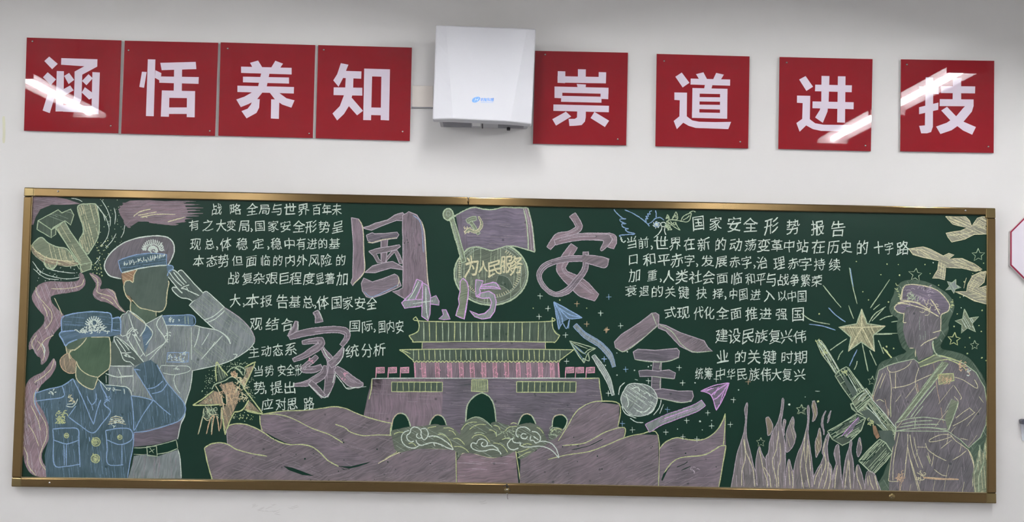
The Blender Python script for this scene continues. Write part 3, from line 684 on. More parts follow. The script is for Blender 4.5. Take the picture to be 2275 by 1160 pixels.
d.lines('Lc', [[(596,480),(600,505),(586,570),(580,640),(574,692),(545,738),(490,744),(430,730),(350,710),(310,672),(285,645)],[(212,520),(216,560),(240,620),(270,655),(272,740),(330,795),(402,852)],[(330,378),(300,430),(292,492),(262,476),(225,488),(213,530)],[(490,744),(492,785)]], 2.4)
d.build()
d = Part('cap', ofo, TK)
d.fill('sold', [(45,362),(52,320),(75,270),(120,220),(200,160),(300,120),(400,100),(500,93),(580,104),(625,135),(645,180),(643,240),(612,315),(590,345),(580,250),(440,245),(300,260),(168,310),(175,370),(195,412),(192,462),(100,440),(62,402)])
bd = [(165,310),(200,292),(300,260),(440,243),(580,252),(584,345),(470,354),(330,378),(198,412),(178,370)]
d.fill('blue', bd); d.hatch('Ls', bd, -8, 4, 1.3, .6)
d.fill('blueL', [(580,350),(610,345),(635,370),(622,398),(592,402)], True)
d.lines('Lw', [[(192,462),(100,440),(62,402),(46,360),(60,300),(110,230),(200,160),(300,120),(400,100),(500,93),(580,104),(625,135),(645,180),(643,240),(612,315),(590,345)],[(198,412),(330,378),(470,354),(584,345)]], 2.8)
d.lines('Lb', [[(165,310),(200,292),(300,260),(440,243),(580,252)],[(165,310),(178,370),(198,412)],[(580,252),(582,345)],[(590,345),(628,350),(637,375),(600,400),(585,440)]], 2.4)
for a in range(-75, 80, 11):
    t = math.radians(a); cx_, cy_ = 462, 222
    for r0, r1 in ((20, 45), (52, 100)):
        d.line('Lw', [(cx_ + r0 * math.sin(t) * 1.05, cy_ - r0 * math.cos(t)), (cx_ + (r0 + r1) / 2 * math.sin(t * 1.12) * 1.05, cy_ - (r0 + r1) / 2 * math.cos(t * 1.12)), (cx_ + r1 * math.sin(t) * .98, cy_ - r1 * math.cos(t))], 2.6)
d.squig('Lw', *TK(385,170), *TK(540,235), 16, 2.2, 7)
for i in range(34): 
    x = 215 + i * 10.8; d.line('Lw', [(x + R.uniform(-6, 6), 335 - i * 2.2 + R.uniform(-26, 4)), (x + R.uniform(-9, 9), 335 - i * 2.2 + R.uniform(-2, 26))], 2.2)
d.build()
d = Part('collar', ofo, TK)
d.fill('blueL', [(402,858),(430,890),(455,940),(420,1040),(392,1102),(368,950)])
d.fill('blueL', [(105,800),(182,798),(182,905),(110,945),(112,860)]); d.fill('blueL', [(540,782),(700,775),(812,780),(816,860),(690,856),(570,860)])
d.lines('Lb', [[(540,782),(700,774),(812,780),(816,860),(690,856),(570,860)],[(105,800),(182,798)],[(102,940),(184,905)]], 2.2)
d.squig('Lw', *TK(595,805), *TK(690,828), 9, 2, 5)
d.lines('Lg', [[(738,782),(740,850)],[(765,782),(768,852)]], 1.8)
d.lines('Lw', [[(232,760),(268,742),(400,850),(350,960)],[(400,852),(545,772)],[(400,852),(462,930),(402,1030)],[(540,775),(495,860),(572,990),(500,1060),(400,1130)],[(255,765),(290,880),(322,950),(355,1000)],[(232,760),(186,790),(185,940),(240,942),(300,880)],[(300,950),(345,1040),(395,1125)],[(240,1000),(270,930)],[(545,790),(580,880),(590,940),(575,1010)],[(570,860),(790,868)],[(285,880),(240,960),(360,1155)],[(792,880),(795,1160)]], 2.2)
d.squig('Lw', *TK(570,920), *TK(600,1000), 8, 2, 5); d.squig('Lw', *TK(305,900), *TK(330,950), 7, 2.2, 6)
d.tr = TB; d.lines('Lb', [[(1078,98),(1215,96),(1212,158),(1076,158),(1078,98)]], 2, False)
d.squig('Lb', *TB(1085,102), *TB(1200,150), 14, 1.6, 7); d.squig('Lw', *TB(1090,105), *TB(1200,148), 20, 1.8, 6)
d.build()

# ---- shorter officer in blue
wo = Part('chalk_officer', bb, TB, 'shorter saluting officer in blue uniform without facial features')
jk = [(225,360),(280,340),(400,312),(470,265),(520,290),(600,335),(640,275),(680,305),(820,322),(845,375),(985,405),(925,300),(862,200),(910,165),(970,145),(1010,175),(1062,270),(1120,345),(1180,415),(1195,470),(1162,530),(1090,562),(862,612),(858,700),(838,800),(822,908),(300,908),(288,760),(315,650),(312,565),(282,480),(240,420)]
wo.fill('blue', jk); wo.hatch('Ls', jk, 84, 5.0, 1.2, .42)
wo.lines('Lb', [[(225,360),(300,335),(400,312),(470,265)],[(470,265),(530,390),(580,510),(603,560)],[(603,560),(625,470),(650,400)],[(560,378),(590,432),(620,400),(618,360)],[(590,432),(600,470)],[(440,510),(520,570),(600,615),(660,550),(712,478),(670,430),(692,395),(655,320),(648,280)],[(440,510),(490,440)],
 [(340,590),(420,584),(500,590),(508,660),(515,835)],[(340,590),(345,660),(350,820),(430,830),(520,815)],[(345,660),(430,686),(508,660)],[(428,686),(428,825)],[(412,690),(414,824)],[(680,600),(760,586),(840,592),(850,655),(775,690),(690,660)],[(680,600),(690,700),(695,815),(795,820)],[(785,690),(785,820)],
 [(845,375),(858,480),(862,600)],[(862,200),(925,300),(988,402)],[(988,402),(920,500),(865,600)],[(985,400),(1050,460),(1100,500)],[(862,612),(960,600),(1090,562),(1162,530),(1195,470),(1180,415),(1120,345),(1062,270),(1010,175)],[(950,330),(1000,320),(1050,280)],[(978,362),(1040,345),(1078,295)],[(845,375),(915,385),(985,405)],[(862,612),(858,700),(838,800),(822,905)],[(225,410),(300,400),(410,380),(400,312)],[(575,640),(578,670)],[(862,205),(905,210)],[(232,340),(225,420),(260,500)]], 2.5)
wo.lines('Lw', [[(680,305),(760,312),(815,320),(842,345),(848,375)],[(720,335),(780,340)],[(800,330),(802,365)]], 2)
wo.squig('Lw', *TB(310,345), *TB(370,365), 8, 2, 5); wo.squig('Lw', *TB(685,325), *TB(755,345), 9, 1.8, 5); wo.squig('Lb', *TB(670,380), *TB(712,410), 9, 1.8, 6)
wo.lines('Lw', [[(425,440),(460,448),(485,430),(500,395)],[(430,430),(470,428)]], 2); wo.squig('Lc', *TB(445,382), *TB(478,415), 12, 2, 6)
for k in range(4): wo.line('Lc', [(695 + k * 6, 560 - k * 14), (750, 548 - k * 13), (812 - k * 8, 560 - k * 14)], 2)
wo.squig('Lw', *TB(705,510), *TB(795,570), 16, 1.8, 6)
wo.squig('Ly', *TB(362,480), *TB(425,560), 38, 1.8, 8)
for cx_, cy_, r_, n_ in ((618,673,28,26), (615,780,28,26), (428,632,15,9), (772,643,15,9)):
    wo.fill('olive', [(cx_ + r_ * math.cos(a * .7), cy_ + r_ * math.sin(a * .7)) for a in range(9)], True)
    wo.line('Ly', [(cx_ + r_ * math.cos(a * .7), cy_ + r_ * math.sin(a * .7)) for a in range(9)], 1.6, True, True)
    wo.squig('Ly', *TB(cx_ - r_ * .7, cy_ - r_ * .7), *TB(cx_ + r_ * .4, cy_ + r_ * .4), n_ // 2, 1.6, r_ * .25)
woo = wo.build()
d = Part('hair', woo, TL)
d.fill('gold', [(412,520),(450,490),(540,455),(655,428),(600,510),(520,570),(470,600),(428,600)]); d.fill('neck', [(412,520),(450,490),(540,455),(640,435),(590,500),(500,560),(440,560)])
d.shape('tan', 'Lo', [(440,605),(480,650),(535,700),(525,800),(480,820),(430,810),(380,770),(355,710),(370,650)], 1.8, True, ('Lo', 80, 4, 1.2, .4))
d.build()
d = Part('face', woo, TL)
d.fill('face2', [(650,430),(870,422),(893,470),(892,740),(840,800),(762,862),(640,832),(570,772),(538,700),(480,650),(458,605),(510,565),(590,512)])
d.fill('neck', [(530,700),(545,740),(570,772),(640,832),(762,862),(740,930),(705,992),(600,950),(535,890),(525,800)])
d.fill('face', [(895,480),(960,500),(1020,600),(1110,730),(900,740)])
d.lines('Lc', [[(640,440),(595,500),(520,565),(480,570),(455,600),(458,650),(470,660)],[(690,432),(860,428),(888,455),(896,540),(890,740),(840,800),(762,862)],[(530,690),(548,740),(600,800),(680,845),(762,862)],[(530,740),(524,820),(538,890),(610,955),(705,992),(740,930),(762,862)],[(412,520),(425,580),(430,605)]], 2.4)
d.lines('Lw', [[(890,740),(1000,745),(1120,745)],[(845,820),(960,858),(1140,850)],[(762,885),(810,930),(840,970)]], 2)
d.build()
d = Part('cap', woo, TL)
cp_ = [(375,235),(430,195),(550,170),(700,156),(820,165),(905,195),(912,235),(1000,228),(1003,402),(885,425),(700,422),(640,430),(540,455),(450,490),(412,522),(380,460),(345,408),(375,375)]
d.fill('blue', cp_); d.hatch('Ls', cp_, 4, 5, 1.3, .5); d.fill('blueL', [(375,372),(520,365),(900,370),(1003,380),(1003,402),(885,425),(640,430),(540,455),(412,522),(380,460),(345,408)])
d.lines('Lb', [[(372,380),(372,235),(430,195),(550,170),(700,156),(820,165),(905,195),(908,380)],[(345,408),(375,372),(520,360)],[(345,408),(380,460),(412,522),(450,490),(540,455)],[(912,235),(1000,228),(1003,402)],[(900,350),(1000,362)]], 3)
for a in range(-80, 85, 16):
    t = math.radians(a)
    d.line('Lw', [(718 + 45 * math.sin(t), 300 - 45 * math.cos(t)), (718 + 72 * math.sin(t * 1.1), 300 - 72 * math.cos(t * 1.1)), (718 + 96 * math.sin(t), 300 - 96 * math.cos(t))], 2.6)
d.line('Lw', [(700,250),(735,245),(750,290),(715,310),(690,280)], 2, True, True)
d.squig('Lw', *TL(640,250), *TL(790,320), 18, 2.2, 6); d.squig('Lw', *TL(510,345), *TL(880,378), 34, 2.2, 7); d.squig('Lw', *TL(600,310), *TL(840,350), 16, 2.2, 7)
d.build()
d = Part('hand', woo, TL)
d.fill('hand', [(935,425),(1000,440),(1110,540),(1190,620),(1255,700),(1150,740),(1050,690),(1000,610),(955,520)])
d.lines('Lw', [[(935,425),(985,440),(1060,495),(1160,590),(1252,700)],[(935,425),(940,470),(990,560),(1010,600),(1030,660),(1060,690),(1110,700),(1150,740)],[(960,450),(1020,530),(1060,590)],[(985,445),(1050,510),(1100,575)],[(1000,600),(1070,600),(1120,595)],[(1040,620),(1070,640),(1060,610),(1110,640)],[(1080,640),(1130,650),(1155,670)],[(1220,640),(1250,600)]], 2.2)
d.build()

# ---- star with fist
d = Part('chalk_star_emblem', bb, TM, 'cracked gold star with a clenched fist and dripping strokes')
for fm_, p in (('oliveD', [(385,190),(425,200),(525,345),(440,400),(395,425)]), ('tan', [(762,235),(900,190),(800,400),(742,500),(690,430),(775,300)]),
    ('tan', [(130,722),(345,540),(400,560),(460,700),(440,722)]), ('tan', [(415,460),(520,430),(590,415),(640,500),(690,560),(660,700),(600,830),(540,950),(490,1090),(440,765),(505,742),(495,600)]),
    ('tan', [(812,668),(965,830),(740,800)]), ('orange', [(560,300),(610,285),(660,300),(640,360),(600,350)]), ('oliveD', [(205,770),(260,750),(390,840),(330,880),(290,950),(200,900)])):
    d.fill(fm_, p); d.hatch('Lo' if fm_ != 'oliveD' else 'Lg', p, 75, 3, 1.3, .65)
d.fill('bare', [(365,470),(410,500),(450,570),(500,650),(512,742),(470,742),(445,650),(400,560)]); d.fill('bare', [(590,385),(640,420),(705,475),(680,505),(610,440)])
d.lines('Ly', [[(375,145),(440,240),(525,335)],[(370,150),(360,280),(372,412)],[(50,735),(200,640),(335,535)],[(50,738),(250,735),(440,726)],[(905,148),(840,175),(755,222)],[(895,160),(820,340),(738,500)],[(738,500),(860,660),(998,845)],[(1000,855),(820,810),(760,800)],[(612,828),(720,800),(812,665)],[(490,1135),(540,980),(612,830)],[(490,1135),(460,940),(440,765)]], 3.2)
d.lines('Lg', [[(310,520),(350,455),(480,405),(590,348),(700,440),(735,490)],[(515,300),(580,230),(640,225),(720,300)],[(630,220),(680,205),(755,250),(750,310)],[(620,230),(680,265),(730,330)]], 2.6)
d.lines('Lc', [[(360,470),(410,560),(445,640),(470,800)],[(505,560),(510,740)],[(560,300),(600,350),(640,360),(655,300)],[(690,350),(700,400),(680,420)],[(640,560),(660,500),(700,520)],[(700,560),(760,600),(800,640)],[(190,890),(240,940),(290,930)],[(200,780),(190,880)],[(230,760),(290,860),(390,860)]], 2.2)
d.squig('Lo', *TM(420,430), *TM(690,740), 60, 1.5, 9); d.squig('Lc', *TM(630,300), *TM(800,700), 34, 1.7, 9); d.squig('Lo', *TM(570,290), *TM(655,345), 12, 2, 6)
d.squig('Lg', *TM(200,760), *TM(370,930), 22, 1.5, 9)
d.lines('Lo', [[(185,890),(160,990),(122,1132)],[(295,900),(265,1000),(235,1125)],[(340,890),(320,1000),(305,1138)],[(375,880),(395,980),(408,1088)],[(437,780),(440,900),(425,1060)],[(290,920),(320,880),(350,900)]], 2.6)
d.lines('Lg', [[(205,780),(180,930),(130,1120)],[(432,790),(428,930)],[(312,920),(300,1100)]], 1.8)
for _ in range(150):
    a = R.uniform(0, 6.28); r_ = R.uniform(.72, 1.08)
    x, y = 560 + 370 * r_ * math.cos(a) , 560 + 440 * r_ * math.sin(a)
    if not (850 < x and 200 < y < 830) and y < 960: d.dots('Lg', [(x, y)], 1.1)
d.dots('Ly', [(R.uniform(560,870), R.uniform(850,930)) for _ in range(25)], 1.2); d.dots('Lg', [(R.uniform(520,860), R.uniform(150,250)) for _ in range(28)], 1.1); d.dots('Lg', [(R.uniform(220,350), R.uniform(330,480)) for _ in range(22)], 1.1)
d.dots('Lg', [(R.uniform(770,900), R.uniform(350,640)) for _ in range(26)], 1.1)
d.build()

# ---- big brushed title characters
d = Part('title_character', bb, TV, 'large mauve chalk character 国')
for fm_, p in (('mauveV', [(92,105),(130,112),(165,120),(190,160),(208,240),(216,450),(220,642),(105,782),(85,750),(105,700),(112,400),(100,200)]),
    ('mauveD', [(205,205),(265,190),(330,160),(450,130),(520,80),(600,55),(620,75),(600,135),(540,132),(430,172),(290,232),(230,215)]),
    ('mauveV', [(600,80),(640,60),(660,45),(740,80),(790,150),(812,240),(830,450),(848,700),(868,850),(850,915),(760,960),(640,920),(500,840),(560,825),(602,800),(604,400),(598,160)]),
    ('mauveH', [(240,280),(300,255),(320,265),(420,262),(545,250),(562,275),(540,310),(400,330),(300,360),(255,335)]), ('mauveV', [(387,328),(455,322),(447,400),(440,560),(388,560),(385,400)]),
    ('mauveD', [(265,440),(330,415),(450,395),(570,375),(580,390),(540,422),(450,447),(342,462),(365,520),(402,548),(350,552),(310,485)]),
    ('mauveD', [(430,545),(440,500),(500,432),(545,428),(570,470),(602,560),(570,562),(545,500),(520,450),(470,500)]),
    ('mauve', [(225,650),(300,585),(400,555),(500,540),(600,592),(604,622),(480,605),(330,650)]),
    ('mauve', [(190,760),(215,705),(300,742),(400,712),(520,665),(550,680),(585,780),(540,805),(420,860),(290,905),(240,890),(200,832)])):
    d.shape(fm_, 'Lm', p, 2.0, False, ('Lh', 88 if fm_ == 'mauveV' else -15, 4, 1.1, .45))
d.lines('Lc', [[(165,125),(195,170),(210,240),(216,450),(220,642),(105,770)],[(790,150),(818,250),(832,450),(846,700),(862,840)],[(560,690),(565,740),(545,790)],[(255,350),(300,352),(400,325),(540,305)]], 2)
d.lines('Lb', [[(700,80),(770,140),(795,260),(805,450)],[(220,840),(290,890),(420,840),(560,770)]], 1.6)
d.lines('bare', [[(640,330),(650,325)],[(615,360),(622,355)],[(650,350),(660,352)]], 2.4)
d.build()
d = Part('title_character', bb, TW, 'large mauve chalk character 家')
for st in ([(425,62,60),(455,120,70),(470,192,90)], [(205,180,40),(190,250,60),(155,310,70),(125,365,60)], [(120,372,50),(260,325,78),(450,290,80),(640,275,72),(760,290,80),(800,330,70),(785,390,55),(730,465,50)],
    [(270,430,40),(380,412,60),(490,410,80),(470,470,75),(380,530,80),(280,590,60),(165,635,40)], [(505,490,40),(550,560,60),(600,630,80),(610,720,100),(600,800,120),(590,900,110),(545,1060,50)],
    [(750,490,30),(720,560,70),(650,650,90),(590,690,80)], [(660,730,60),(740,790,100),(840,880,120),(930,915,90),(985,915,30)], [(445,590,50),(390,640,60),(310,700,50),(275,745,60),(400,745,70),(500,710,60)],
    [(540,700,40),(520,790,80),(430,860,85),(310,910,60),(170,925,30)], [(360,890,60),(440,970,70),(520,1060,60)]):
    d.brush('mauve', 'Lm', st, 1.9, 3)
d.lines('Lw', [[(515,495),(560,580),(600,620)],[(755,490),(745,600),(665,700)],[(660,770),(640,860),(630,900)],[(345,915),(420,990),(530,1075),(600,1010)],[(670,810),(740,900),(800,970),(900,955)],[(220,185),(222,290)],[(470,60),(510,160)],[(780,960),(1020,945)]], 2)
d.squig('Lp', *TW(350,620), *TW(400,660), 5, 2, 6); d.squig('Lp', *TW(740,790), *TW(780,850), 5, 2, 6); d.build()
d = Part('title_character', bb, TE, 'large mauve chalk character 安')
for st in ([(1222,165,44),(1255,215,42),(1262,255,40),(1200,290,34),(1130,310,46),(1070,382,30)], [(1110,345,36),(1180,325,40),(1280,308,42),(1400,308,46),(1480,320,56),(1470,380,40)],
    [(1380,700,50),(1300,650,100),(1240,600,90),(1170,550,60),(1150,500,60),(1190,430,60),(1235,365,50)],
    [(1448,478,60),(1380,455,42),(1230,448,36),(1120,465,34),(1040,500,34),(1008,560,30),(1040,630,28),(1110,678,28),(1190,655,40),(1250,590,40),(1305,510,36),(1308,405,36)]):
    d.brush('pinkH' if len(st) < 9 else 'mauve', 'Lm', st, 1.8, 3)
d.tr = TG; d.fill('mauveD', [(60,300),(150,293),(173,325),(150,362),(108,398),(100,382),(118,335)]); d.line('Lm', [(0,288),(80,286),(150,293),(173,325),(150,362),(108,398),(100,382),(118,335),(60,325)], 1.8)
d.fill('mauveD', [(-20,425),(80,432),(140,448),(148,480),(125,508),(60,492),(-20,470)]); d.line('Lm', [(0,425),(80,432),(140,448),(148,480),(125,508),(60,492),(0,475)], 1.8); d.build()
d = Part('title_character', bb, TG, 'large mauve chalk character 全')
for p in ([(430,800),(455,797),(475,812),(475,868),(400,940),(320,1000),(240,1050),(195,1022),(188,985),(230,940),(350,862)], [(475,870),(520,880),(620,928),(700,955),(765,978),(790,1020),(820,1045),(690,1052),(610,1012),(520,915),(470,895)]):
    d.shape('mauveD', 'Lm', p, 2, False, ('Lh', -35, 4, 1.2, .5))
d.tr = TH
for p in ([(310,92),(340,75),(450,82),(590,70),(608,88),(602,130),(545,152),(480,160),(440,155),(320,140)], [(440,150),(492,158),(488,220),(485,342),(425,362),(432,220)], [(345,215),(400,210),(470,218),(540,208),(583,228),(575,265),(430,250),(352,252)], [(425,340),(500,330),(600,345),(690,345),(697,380),(682,412),(620,418),(480,392),(450,385)]):
    d.shape('mauveH', 'Lm', p, 2, False, ('Lh', 4, 4, 1.2, .5))
d.tr = TG; d.lines('Lg', [[(200,1025),(250,1048),(330,998),(410,930),(470,880)],[(480,875),(560,920),(620,1000),(700,1050),(810,1045)],[(430,800),(462,880)]], 2)
d.tr = TH; d.lines('Lg', [[(320,142),(440,158),(545,150),(602,125)],[(488,160),(478,205)],[(430,250),(570,268)],[(485,270),(482,330)],[(450,385),(620,420),(690,400)]], 2); d.build()

# ---- flag over round badge
d = Part('chalk_badge', bb, TY, 'round olive badge lettered 为人民服务')
ring = [(540 + 365 * math.cos(a / 24 * 6.2832), 705 + 312 * math.sin(a / 24 * 6.2832)) for a in range(24)]
d.fill('cloud', ring, True); d.hatch('Lg', ring, 92, 5, 1.2, .35); d.line('Lg', ring, 4.0, True, True); d.line('Ld', [(540 + 345 * math.cos(a / 24 * 6.2832), 705 + 292 * math.sin(a / 24 * 6.2832)) for a in range(24)], 2, True, True)
for a in range(-58, 88, 5):
    t = math.radians(a); d.line('Lc', [(540 + 262 * math.cos(t), 690 + 225 * math.sin(t)), (540 + 300 * math.cos(t), 690 + 262 * math.sin(t))], 1.8)
for k in range(9): d.line('Lc', [(215, 560 + k * 22), (245, 562 + k * 22)], 1.8)
for k in range(6): d.line('Lc', [(300 + k * 14, 830 + k * 12), (315 + k * 14, 812 + k * 12)], 1.8)
d.line('Ld', [(540 + 300 * math.cos(a / 16 * 6.2832), 690 + 255 * math.sin(a / 16 * 6.2832)) for a in range(16)], 1.8, True, True)
d.brush('oliveD', 'Ld', [(600,760,90),(680,790,100),(740,860,50)], 1, 2)
for ch, x, y, z, wx in (('为', 348, 632, 205, .7), ('人', 462, 635, 120, .8), ('民', 575, 650, 165, .8), ('服', 690, 612, 160, .7), ('务', 790, 622, 165, .75)): d.char('Lc', ch, x, y, z, rise=.2, wx=wx, bold=.5)
d.build()
d = Part('chalk_flag', bb, TY, 'waving flag with a small hammer and sickle on a pole')
fl = [(190,130),(240,98),(300,68),(370,47),(420,55),(470,66),(560,70),(660,47),(760,52),(905,55),(925,130),(942,220),(962,360),(975,490),(900,468),(780,436),(690,434),(600,462),(540,476),(470,457),(390,440),(310,458),(275,492),(240,400),(210,250)]
d.fill('violet', fl); d.hatch('Lh', fl, 3, 5, 1.2, .45); d.fill('violetV', [(190,130),(240,110),(300,330),(310,455),(275,492),(240,400)])
d.fill('mauveV', [(860,60),(905,55),(942,220),(975,490),(905,470),(885,300)])
d.lines('Lg', [[(185,130),(240,98),(300,68),(370,47),(420,55),(470,66),(560,70),(660,47),(760,50),(905,53)],[(905,53),(925,130),(945,220),(962,360),(975,492)],[(975,492),(900,468),(780,436),(690,434),(600,462),(540,476),(470,457),(390,440),(310,458),(275,495)],[(862,62),(890,180),(905,330),(910,465)]], 3)
d.lines('Lm', [[(880,62),(912,190),(928,330),(942,470)],[(925,130),(950,300),(962,470)]], 1.6)
d.brush('olive', 'Lg', [(300,190,50),(350,165,50),(395,155,40)], 1.4, 2); d.brush('olive', 'Lg', [(335,190,32),(375,250,32),(420,315,32)], 1.4, 2)
d.brush('olive', 'Lc', [(415,140,10),(445,200,22),(430,260,24),(380,290,26),(320,270,30),(280,300,20)], 1.4, 2); d.squig('Lc', *TY(275,250), *TY(340,300), 10, 1.5, 6)
d.brush('olive', 'Lg', [(145,150,46),(190,300,46),(230,440,46),(270,590,42)], 2.2, 2); d.line('Ld', [(160,190),(210,380),(258,560)], 2.6)
fin = [(115 + 50 * math.cos(a * .785), 118 + 58 * math.sin(a * .785)) for a in range(8)]
d.shape('olive', 'Lg', fin, 3, True); d.line('Ld', [(115 + 20 * math.cos(a * 1.05), 112 + 26 * math.sin(a * 1.05)) for a in range(6)], 2, True, True)
d.line('Lg', [(120,175),(150,150),(190,128)], 5); d.build()

# ---- 4.15
d = Part('chalk_date', bb, TV, 'large violet-outlined numerals 4.15')
for p in ([(740,715),(795,738),(780,800),(722,925),(640,955),(590,950),(690,850)], [(590,950),(620,925),(780,915),(880,900),(930,878),(962,935),(960,972),(860,962),(760,985),(620,1005)], [(798,750),(850,780),(878,880),(872,1060),(852,1127),(790,1082),(796,900)],
    [(990,1018),(1030,1020),(1072,1110),(1010,1118),(958,1110),(1005,1070)]):
    d.shape('ash', 'Lv', p, 2.2, False, ('Lh', 70, 4, 1.4, .7))
d.lines('Lw', [[(760,740),(700,860),(650,930)],[(830,790),(835,1000),(850,1110)],[(700,960),(900,930)]], 2)
d.tr = TY
for p, m_ in (([(235,780),(262,750),(300,788),(317,860),(310,950),(290,1080),(275,1158),(190,1120),(225,1010),(216,955),(232,880)], 'olive'), ([(395,835),(560,790),(592,800),(637,862),(520,850),(410,855)], 'ash'), ([(390,765),(462,778),(440,830),(425,860),(442,925),(392,930),(385,850)], 'ash'),
    ([(390,932),(440,898),(520,880),(572,912),(592,980),(576,1080),(530,1142),(450,1157),(380,1132),(325,1073),(420,1112),(480,1100),(530,1050),(546,990),(525,945),(455,950)], 'ash')):
    d.shape(m_, 'Lv', p, 2.4, False, ('Lh', 75, 4, 1.2, .6))
d.lines('Lv', [[(265,755),(300,790),(315,860),(305,960),(272,1155)],[(190,1120),(272,1155)],[(435,870),(425,925),(395,930)],[(430,835),(560,835),(635,860)]], 2.4); d.build()


# ---- gate tower
d = Part('chalk_gate_tower', bb, P0, 'mauve gate tower with arched openings')
base = [(826,841),(1100,839),(1331,840),(1338,893),(1300,960),(1240,1000),(880,1000),(868,945),(808,924),(817,880)]
d.fill('mauveH', base); d.fill('mauveV', [(826,842),(985,842),(980,960),(870,960),(808,924),(817,880)]); d.hatch('Lh', base, 2, 6, 1.2, .3)
d.tr = TF
d.fill('mauveV', [(205,160),(1135,160),(1138,262),(205,262)])
for x in (206, 262, 350, 430, 505, 575, 650, 722, 798, 872, 940, 1015, 1090, 1132):
    ww = 6 if x in (206, 1132) else 24
    d.fill('rose', [(x - ww / 2, 162), (x + ww / 2, 162), (x + ww / 2 + 6, 258), (x - ww / 2 + 6, 258)]); d.lines('Lp', [[(x - ww / 2, 162), (x - ww / 2 + 5, 258)], [(x + ww / 2, 162), (x + ww / 2 + 5, 258)]], 1.8)
    if ww > 10: d.squig('Lp', *TF(x - 6, 165), *TF(x + 9, 250), 4, 1.3, 7)
d.tr = TE
d.fill('mauveH', [(255,988),(1048,988),(1052,1032),(252,1032)]); d.line('Ly', [(255,985),(253,1032)], 2); d.line('Ly', [(1050,985),(1050,1032)], 2)
r1 = [(215,822),(245,853),(640,858),(1075,852),(1092,828),(1100,900),(1142,942),(1112,985),(1060,986),(640,984),(232,986),(196,975),(170,945),(222,920),(236,880)]
d.fill('oliveD', r1); d.line('Ly', [(215,822),(232,850),(640,858),(1075,854),(1092,828)], 2.4)
d.lines('Ly', [[(215,822),(234,870),(226,918),(170,945)],[(170,945),(196,978),(232,986),(640,982),(1060,986),(1112,985),(1142,942)],[(1092,828),(1096,890),(1118,930),(1142,942)]], 2.4)
for x in (265,300,345,385,425,465,500,535,575,615,655,700,755,810,850,900,950,1005,1045): d.line('Lg' if x % 3 else 'Ly', [(x, 858), (x + R.uniform(-4, 4), 980)], 2.2, False)
d.fill('oliveD', [(108,1035),(1232,1035),(1180,1075),(1135,1110),(640,1106),(200,1112),(150,1065)])
d.lines('Ly', [[(108,1036),(640,1030),(1232,1036)],[(108,1036),(150,1065),(200,1108)],[(1232,1036),(1180,1075),(1135,1110)],[(125,1040),(180,1060)]], 2.4)
x = 200
while x < 1150: d.line('Ly' if R.random() < .6 else 'Lg', [(x, 1038), (x + R.uniform(-2, 6), 1102)], 2.2, False); x += R.uniform(29, 37)
d.line('Ly', [(195 + i * 12, 1112 + (4 if i % 2 else -4)) for i in range(80)], 2.6)
d.tr = TF
d.line('Lw', [(-68,264),(200,262),(640,262),(1140,262),(1395,262)], 2.2); d.lines('Ly', [[(-68,266),(-72,330),(-88,400)],[(1395,262),(1400,320),(1415,408)]], 2.2); d.line('Ly', [(1290,264),(1395,262)], 2.2)
for x0_, x1_, y0_, y1_, n_ in ((58, 386, 287, 349, 9), (864, 1246, 284, 353, 10)):
    d.fill('oliveD', [(x0_, y0_), (x1_, y0_), (x1_, y1_), (x0_, y1_)]); d.line('Ly', [(x0_, y0_), (x1_, y0_ + 1), (x1_ - 2, y1_), (x0_, y1_)], 2.2, False, True)
    for i in range(1, n_): xx = x0_ + (x1_ - x0_) * i / n_; d.line('Ly', [(xx, y0_ + 3), (xx + R.uniform(-3, 3), y1_ - 3)], 2, False)
d.fill('olive', [(575,272),(674,272),(674,346),(572,346)]); d.line('Ly', [(575,272),(676,272),(678,350),(572,346)], 2.2, False, True)
for i in range(8): d.line('Ly', [(584 + i * 11, 276), (582 + i * 11, 342)], 1.2)
ar_ = [(536,560),(540,470),(555,420),(590,380),(630,360),(650,360),(690,385),(718,440),(732,560)]
d.fill('bare', ar_); d.line('Lg', ar_, 3.2)
d.tr = TU
for p in ([(48,380),(60,260),(80,170),(130,115),(180,105),(235,130),(270,190),(295,275),(290,330)], [(535,260),(560,190),(600,140),(640,125),(690,140),(725,185),(750,255)], [(1650,262),(1685,170),(1720,125),(1775,112),(1830,140),(1865,205),(1880,240)], [(2085,280),(2095,190),(2120,140),(2190,122),(2240,140),(2275,195),(2250,280),(2200,340)]):
    d.fill('bare', p); d.line('Lg', p, 3.0)
    d.line('Lo', p[1:5], 1.4)
d.build()
for x in (836, 863, 890, 1257, 1279, 1303):
    d = Part('chalk_pennant', bb, P0, 'small pink pennant on the gate tower')
    d.fill('rose', [(x, 817), (x + 18, 817), (x + 18, 828), (x, 828)]); d.line('Lp', [(x, 817), (x + 18, 816), (x + 18, 828), (x + 2, 829)], 2.2, False); d.line('Lp', [(x, 816), (x - 1, 840)], 2.6); d.squig('Lp', x + 3, 818, x + 15, 826, 5, 1.2, 4); d.build()

